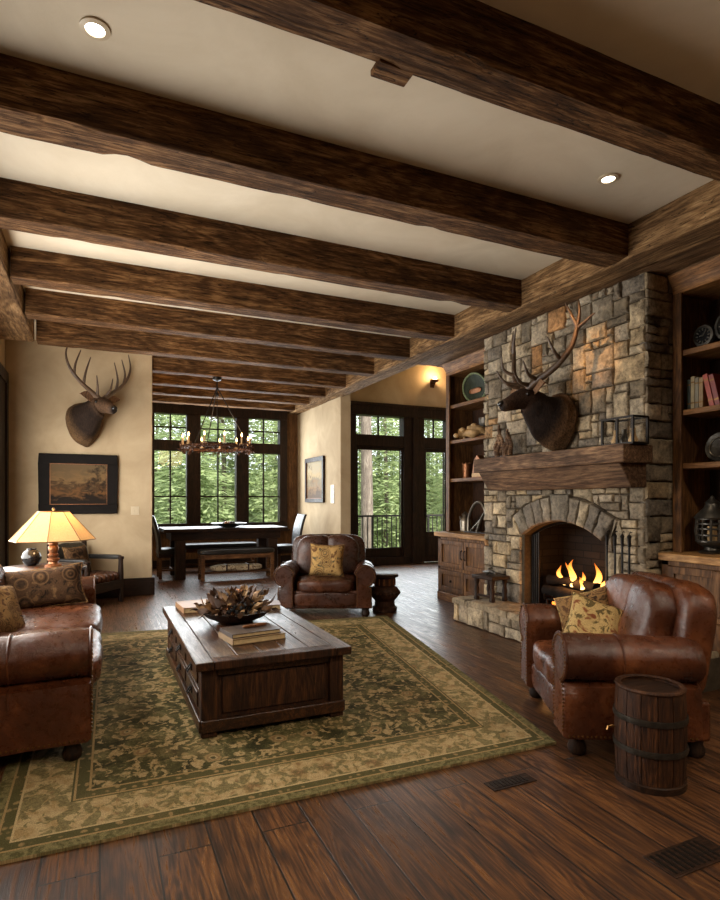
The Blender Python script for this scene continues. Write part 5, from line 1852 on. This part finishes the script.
MB().lathe([(0.05, 0), (0.06, 0.01), (0.055, 0.05), (0.062, 0.16), (0.068, 0.20), (0.056, 0.20), (0.05, 0.03), (0, 0.03)], 20).build('body', M_['copper'], t)
m = MB()
for k in range(8):
    a = 2 * math.pi * k / 8
    m.ball((0.062 * math.cos(a), 0.062 * math.sin(a), 0.21), 0.012, n=5)
m.build('rim', M_['copper'], t)
t = thing('mantel_clock', 'small peaked clock on the third shelf beside the carved cup', 'clock', (4.52, 6.22, 1.64))
MB().prism([(-0.12, 0), (0.12, 0), (0.07, 0.24), (0.0, 0.30), (-0.07, 0.24)], -0.05, 0.05, 'x').build('case', M_['copper'], t, bevel=0.008)
MB().lathe([(0, 0), (0.055, 0), (0.058, 0.006), (0, 0.008)], 20, T(-0.05, 0, 0.15) @ roty(R(-90))).build('dial', M_['bone'], t)
MB().box(-0.058, -0.05, -0.10, 0.10, 0.015, 0.06).build('inlay', M_['bone'], t)
t = thing('metal_jug', 'tarnished metal jug on the counter near the terrace end', 'jug', (4.50, 6.52, 0.92))
MB().lathe([(0.075, 0), (0.08, 0.01), (0.07, 0.03), (0.078, 0.14), (0.06, 0.19), (0.045, 0.21), (0.05, 0.235), (0.03, 0.255), (0.012, 0.27), (0, 0.285)], 22).build('body', M_['silver'], t)
MB().tube([(0, -0.07, 0.17), (0, -0.12, 0.16), (0, -0.125, 0.08), (0, -0.075, 0.05)], 0.008, 8).build('handle', M_['silver'], t)
MB().tube([(0, 0.06, 0.10), (0, 0.11, 0.16), (0, 0.13, 0.21)], [0.02, 0.013, 0.01], 8).build('spout', M_['silver'], t)
t = thing('antler_sculpture', 'curved antler sculpture standing on the counter near the chimney', 'sculpture', (4.46, 6.05, 0.92))
m = MB()
m.tube(smooth_path([(0, 0.34, 0.0), (0, 0.33, 0.20), (0, 0.22, 0.36), (0, 0.08, 0.40), (0, -0.02, 0.30), (0, -0.10, 0.10), (0, -0.13, 0.0)], 5), 0.020, 8)
m.tube(smooth_path([(0, 0.16, 0.0), (0, 0.08, 0.16), (0, -0.02, 0.28), (0, -0.14, 0.38)], 5), [0.020 - 0.0008 * k for k in range(16)], 8)
m.tube(smooth_path([(0, 0.04, 0.20), (0, 0.12, 0.14), (0, 0.24, 0.06), (0, 0.30, 0.01)], 4), 0.013, 8)
m.build('antler', M_['silver'], t)
MB().box(-0.05, 0.05, -0.17, 0.38, 0.0, 0.018).build('base', M_['dark_x'], t, bevel=0.004)

# bookcase behind the big armchair
for (y, r_, lab, x) in ((3.14, 0.085, 'small round silver clock standing on the top shelf at the chimney end', 4.50), (2.93, 0.125, 'larger round silver clock standing on the top shelf', 4.52)):
    t = thing('shelf_clock', lab, 'clock', (x, y, 2.58))
    MB().lathe([(0, -0.02), (r_, -0.02), (r_ + 0.008, 0), (r_, 0.02), (r_ - 0.02, 0.022), (r_ - 0.025, 0.012), (0, 0.012)], 30, T(0, 0, r_ + 0.025) @ roty(R(-90))).build('case', M_['pewter'], t)
    MB().lathe([(0, 0.012), (r_ - 0.026, 0.012), (r_ - 0.026, 0.015), (0, 0.016)], 26, T(0, 0, r_ + 0.025) @ roty(R(-90))).build('dial', M_['ceramic'], t)
    m = MB()
    for k in range(12):
        a = 2 * math.pi * k / 12
        m.box(-0.022, -0.016, -0.004, 0.004, r_ * 0.50, r_ * 0.72, T(0, 0, r_ + 0.025) @ rotx(a))
    m.box(-0.022, -0.017, -0.003, 0.003, 0, r_ * 0.5, T(0, 0, r_ + 0.025) @ rotx(0.6)).box(-0.022, -0.017, -0.003, 0.003, 0, r_ * 0.36, T(0, 0, r_ + 0.025) @ rotx(-1.5))
    m.build('hand', M_['silver'], t)
    MB().box(-0.04, 0.04, -r_ * 0.6, r_ * 0.6, 0, 0.03).build('stand', M_['pewter'], t, bevel=0.005)
yy = 3.235
for k, (th, h, d, col, lean, lab) in enumerate(((0.030, 0.25, 0.17, S(58, 64, 56), 0, 'thin dark green upright book, first beside the chimney end'), (0.032, 0.27, 0.18, S(150, 132, 96), 0, 'tan upright book, second from the chimney end'), (0.030, 0.255, 0.18, S(112, 104, 84), 0, 'grey upright book, third from the chimney end'), (0.034, 0.25, 0.18, S(128, 100, 62), 0, 'brown upright book, fourth from the chimney end'),
                                             (0.038, 0.27, 0.19, S(138, 48, 30), R(-13), 'orange red leaning book on the second shelf, nearer the chimney'), (0.038, 0.26, 0.19, S(104, 26, 20), R(-13), 'dark red leaning book on the second shelf, farther from the chimney'))):
    t = thing('book', lab, 'book', (4.42, yy, 2.09), 0, 'books on the bookcase shelf')
    cm = plain('book_cover', col, 0.5, 0, 0.2, 20, 0.1)
    A = rotx(-lean)
    if lean: A = T(0, 0.0, 0.0) @ rotx(lean)
    MB().box(0, d, -th, -th + 0.003, 0, h, A).box(0, d, -0.003, 0, 0, h, A).box(0, 0.004, -th, 0, 0, h, A).build('cover', cm, t, bevel=0.001)
    MB().box(0.005, d - 0.005, -th + 0.0035, -0.0035, 0.004, h - 0.004, A).build('page_block', M_['pages'], t)
    for z in (0.18, 0.8):
        MB().box(-0.0015, 0.0, -th, 0, h * z, h * z + 0.012, A).build('spine_band', M_['brass'], t)
    yy -= th + 0.004 + (0.052 if k == 3 else 0) + (0.006 if lean else 0)
    if k == 3: yy += 0.0
t = thing('round_dish', 'round silver dish standing on the third shelf behind the armchair', 'dish', (4.53, 3.02, 1.65))
MB().lathe([(0, 0), (0.06, 0.0), (0.10, 0.012), (0.115, 0.02), (0.115, 0.028), (0.09, 0.018), (0, 0.010)], 30, T(0, 0, 0.125) @ roty(R(-80))).build('plate', M_['pewter'], t)
MB().tube([(0.078 * math.sin(a) * 0.17 - 0.028, 0.078 * math.cos(a), 0.125 + 0.078 * math.sin(a)) for a in [2 * math.pi * k / 28 for k in range(28)]], 0.006, 6, closed=True).build('rim', M_['silver'], t)
MB().box(-0.02, 0.06, -0.05, 0.05, 0, 0.018).build('stand', M_['dark_x'], t, bevel=0.003)
t = thing('pierced_lantern', 'tall dark pierced metal lantern on the counter behind the big armchair', 'lantern', (4.48, 3.06, 0.92))
MB().lathe([(0.09, 0), (0.10, 0.015), (0.06, 0.03), (0.055, 0.05), (0.10, 0.075), (0.11, 0.09), (0.11, 0.10)], 20).build('base', M_['pewter'], t)
m = MB()
for k in range(12):
    a = 2 * math.pi * k / 12
    m.tube([(0.108 * math.cos(a), 0.108 * math.sin(a), 0.10), (0.118 * math.cos(a), 0.118 * math.sin(a), 0.18), (0.108 * math.cos(a), 0.108 * math.sin(a), 0.28)], 0.010, 6)
for z in (0.10, 0.15, 0.20, 0.24, 0.28):
    m.tube([(0.113 * math.cos(a), 0.113 * math.sin(a), z) for a in [2 * math.pi * k / 24 for k in range(24)]], 0.008, 6, closed=True)
m.build('cage', M_['pewter'], t)
MB().lathe([(0.125, 0.28), (0.13, 0.29), (0.10, 0.33), (0.06, 0.37), (0.05, 0.40), (0.055, 0.41), (0.02, 0.44), (0.012, 0.46), (0, 0.47)], 20).build('dome', M_['pewter'], t)
MB().lathe([(0, 0.10), (0.035, 0.10), (0.035, 0.22), (0, 0.225)], 14).build('candle', M_['bone'], t)

# floor registers
for (x, y, w_, d_, lab) in ((1.79, 2.22, 0.25, 0.085, 'dark floor register in the boards in front of the rug corner'), (2.03, 1.48, 0.32, 0.14, 'dark floor register in the boards in front of the barrel table')):
    t = thing('floor_register', lab, 'floor vent', (x, y, 0), 0, 'floor registers')
    MB().box(-w_ / 2, w_ / 2, -d_ / 2, d_ / 2, 0.0005, 0.004).build('plate', M_['dark_x'], t, bevel=0.001)
    m = MB()
    for k in range(9):
        m.box(-w_ / 2 + 0.02 + k * (w_ - 0.05) / 9, -w_ / 2 + 0.026 + k * (w_ - 0.05) / 9 + 0.006, -d_ / 2 + 0.015, d_ / 2 - 0.015, 0.004, 0.0055)
    m.build('grille', M_['iron'], t)

# ------------------------------------------------------------------ outside: terrace and forest
struct('terrace', MB().box(4.3, 10.5, 11.05, 12.75, -0.12, -0.02), M_['deck'])
rl_ = thing('terrace_railing', 'dark metal railing with thin bars outside the terrace doors', 'railing', (0, 12.6, 0))
MB().box(4.4, 10.4, -0.03, 0.03, 0.94, 0.985).build('handrail', M_['iron'], rl_)
MB().box(4.4, 10.4, -0.02, 0.02, 0.06, 0.10).build('bottom_rail', M_['iron'], rl_)
for k in range(46):
    x = 4.45 + k * 0.13
    r_ = 0.022 if k % 12 == 0 else 0.010
    MB().box(x - r_, x + r_, -r_, r_, -0.02 if k % 12 == 0 else 0.08, 0.95).build('baluster', M_['iron'], rl_)
# forest floor rising away from the house
n = 40
vs, fs = [], []
for j in range(n + 1):
    for i in range(n + 1):
        x, y = -30 + 90 * i / n, 12.9 + 75 * j / n
        z = -1.2 + max(0, y - 20) * 0.10 + 0.5 * noise.noise(Vector((x * 0.2, y * 0.2, 0)))
        vs.append((x, y, z if y > 14 else -1.2))
for j in range(n):
    for i in range(n):
        a = j * (n + 1) + i
        fs.append((a, a + 1, a + n + 2, a + n + 1))
struct('ground', MB().add(vs, fs), M_['ground'])


def conifer_meshes(seed, H, spread, dens):
    rr = random.Random(seed)
    tr = MB().tube([(0.03 * math.sin(k), 0.03 * math.cos(k * 1.3), H * k / 8) for k in range(9)], [0.085 * (1 - k / 9) * (H / 9) + 0.02 for k in range(9)], 9)
    fo = MB()
    for b in range(dens):
        u = (b + 0.5) / dens
        z = H * (0.04 + 0.96 * u ** 1.1)
        L = spread * (1 - u) ** 0.6 * rr.uniform(0.65, 0.98) + 0.08
        a = rr.random() * 2 * math.pi
        droop = rr.uniform(0.15, 0.45)
        ax = Vector((math.cos(a), math.sin(a), 0))
        sd = Vector((-math.sin(a), math.cos(a), 0))
        steps = max(3, int(L / 0.20))
        for q in range(steps):
            s = (q + 0.6) / steps
            c = Vector((0, 0, z)) + ax * L * s + Vector((0, 0, -droop * L * s * s + 0.08 * s))
            wd = (0.40 * (1 - 0.5 * s) + 0.12) * min(1, L)
            for e in (-1, 1):
                d = (sd * e + ax * rr.uniform(0.5, 1.1) + Vector((0, 0, rr.uniform(-0.55, 0.1)))).normalized()
                t_ = d.cross(Vector((rr.uniform(-.5, .5), rr.uniform(-.5, .5), 1))).normalized()
                w_ = rr.uniform(0.035, 0.065)
                fo.add([c, c + d * wd * 0.5 + t_ * w_, c + d * wd, c + d * wd * 0.5 - t_ * w_], [(0, 1, 2, 3)])
    return tr, fo


protos = []
for k, (H, sp, dn) in enumerate(((10.5, 1.55, 520), (9.0, 1.48, 470), (12.0, 1.58, 560))):
    tr, fo = conifer_meshes(k + 1, H, sp, dn)
    protos.append((tr, fo))
first = {}
spots = []
rt = random.Random(12)
# (x, y) seen through the dining windows
P = 3.1
for j in range(5):
    y = 18.4 + P * j
    for i in range(-6, 6):
        x = 2.6 + P * i + (P / 2) * (j % 2)
        if 0.04 < x / y < 0.32: spots.append((x, y, 'green conifer in the forest outside the dining windows', 'conifers outside the dining windows'))
        x = 9.3 + P * i + (P / 2) * (j % 2) + 0.9 * j
        if 0.40 < x / y < 0.72: spots.append((x, y, 'green conifer in the forest outside the terrace doors', 'conifers outside the terrace doors'))
for i, (x, y, lab, grp) in enumerate(spots):
    k = i % 3
    z = -1.3 + max(0, y - 20) * 0.10
    if k not in first:
        t = thing('conifer', lab, 'tree', (x, y, z), 0, grp)
        protos[k][0].build('trunk', M_['bark'], t)
        protos[k][1].build('foliage', M_['needles'], t, smooth=False)
        first[k] = t
    else:
        t = copy_tree(first[k])
        t.location = (x, y, z)
        tag(t, lab, 'tree', grp)
    t.rotation_euler = (0, 0, rt.random() * 6.28)
    s = rt.uniform(0.94, 1.0)
    t.scale = (s, s, s * rt.uniform(0.95, 1.25))
t = thing('pine_trunk_tree', 'tall pine with a bare thick trunk close outside the terrace doors', 'tree', (7.24, 15.6, -1.3))
MB().tube([(0.02 * math.sin(k), 0.02 * math.cos(k), k * 1.2) for k in range(9)], [0.20 - 0.010 * k for k in range(9)], 14).build('trunk', M_['bark'], t)
fo = MB()
for b in range(60):
    a, z = rt.random() * 6.28, rt.uniform(6.0, 9.6)
    ax = Vector((math.cos(a), math.sin(a), -0.15))
    for q in range(8):
        c = Vector((0, 0, z)) + ax * (0.25 + q * 0.10)
        for e in range(2):
            d = Vector((rt.uniform(-1, 1), rt.uniform(-1, 1), rt.uniform(-0.4, 0.6))).normalized()
            s = d.cross(Vector((0.3, 0.2, 1))).normalized()
            fo.add([c, c + d * 0.2 + s * 0.05, c + d * 0.4, c + d * 0.2 - s * 0.05], [(0, 1, 2, 3)])
fo.build('foliage', M_['needles'], t, smooth=False)


def bush(label, loc, r_, seed, grp):
    rr = random.Random(seed)
    t = thing('bush', label, 'bush', loc, 0, grp)
    fo = MB()
    for k in range(900):
        a, el = rr.random() * 6.28, math.asin(rr.random())
        d = Vector((math.cos(a) * math.cos(el), math.sin(a) * math.cos(el), math.sin(el)))
        p = d * r_ * rr.uniform(0.6, 1.0)
        p.z *= 1.15
        q = (d + Vector((rr.uniform(-1, 1), rr.uniform(-1, 1), rr.uniform(-1, 1)))).normalized()
        s = q.cross(d + Vector((0.1, 0, 0.2))).normalized()
        L = rr.uniform(0.10, 0.2)
        fo.add([p, p + q * L * 0.5 + s * L * 0.3, p + q * L, p + q * L * 0.5 - s * L * 0.3], [(0, 1, 2, 3)])
    fo.build('foliage', M_['bushleaf'], t, smooth=False)
    m = MB()
    for k in range(6):
        a = k * 1.05
        m.tube([(0, 0, 0), (0.3 * r_ * math.cos(a), 0.3 * r_ * math.sin(a), r_ * 0.5), (0.6 * r_ * math.cos(a), 0.6 * r_ * math.sin(a), r_ * 0.8)], 0.02, 5)
    m.build('stem', M_['bark'], t)


for i, (x, y, r_) in enumerate(((1.0, 15.2, 1.15), (3.35, 15.3, 1.15), (5.7, 15.2, 1.1))):
    bush('yellow green bush growing outside the dining windows', (x, y, -1.3), r_, 40 + i, 'bushes outside the dining windows')
for i, (x, y, r_) in enumerate(((8.8, 15.4, 0.95), (10.8, 15.3, 0.95))):
    bush('yellow green bush growing outside the terrace doors', (x, y, -1.3), r_, 50 + i, 'bushes outside the terrace doors')
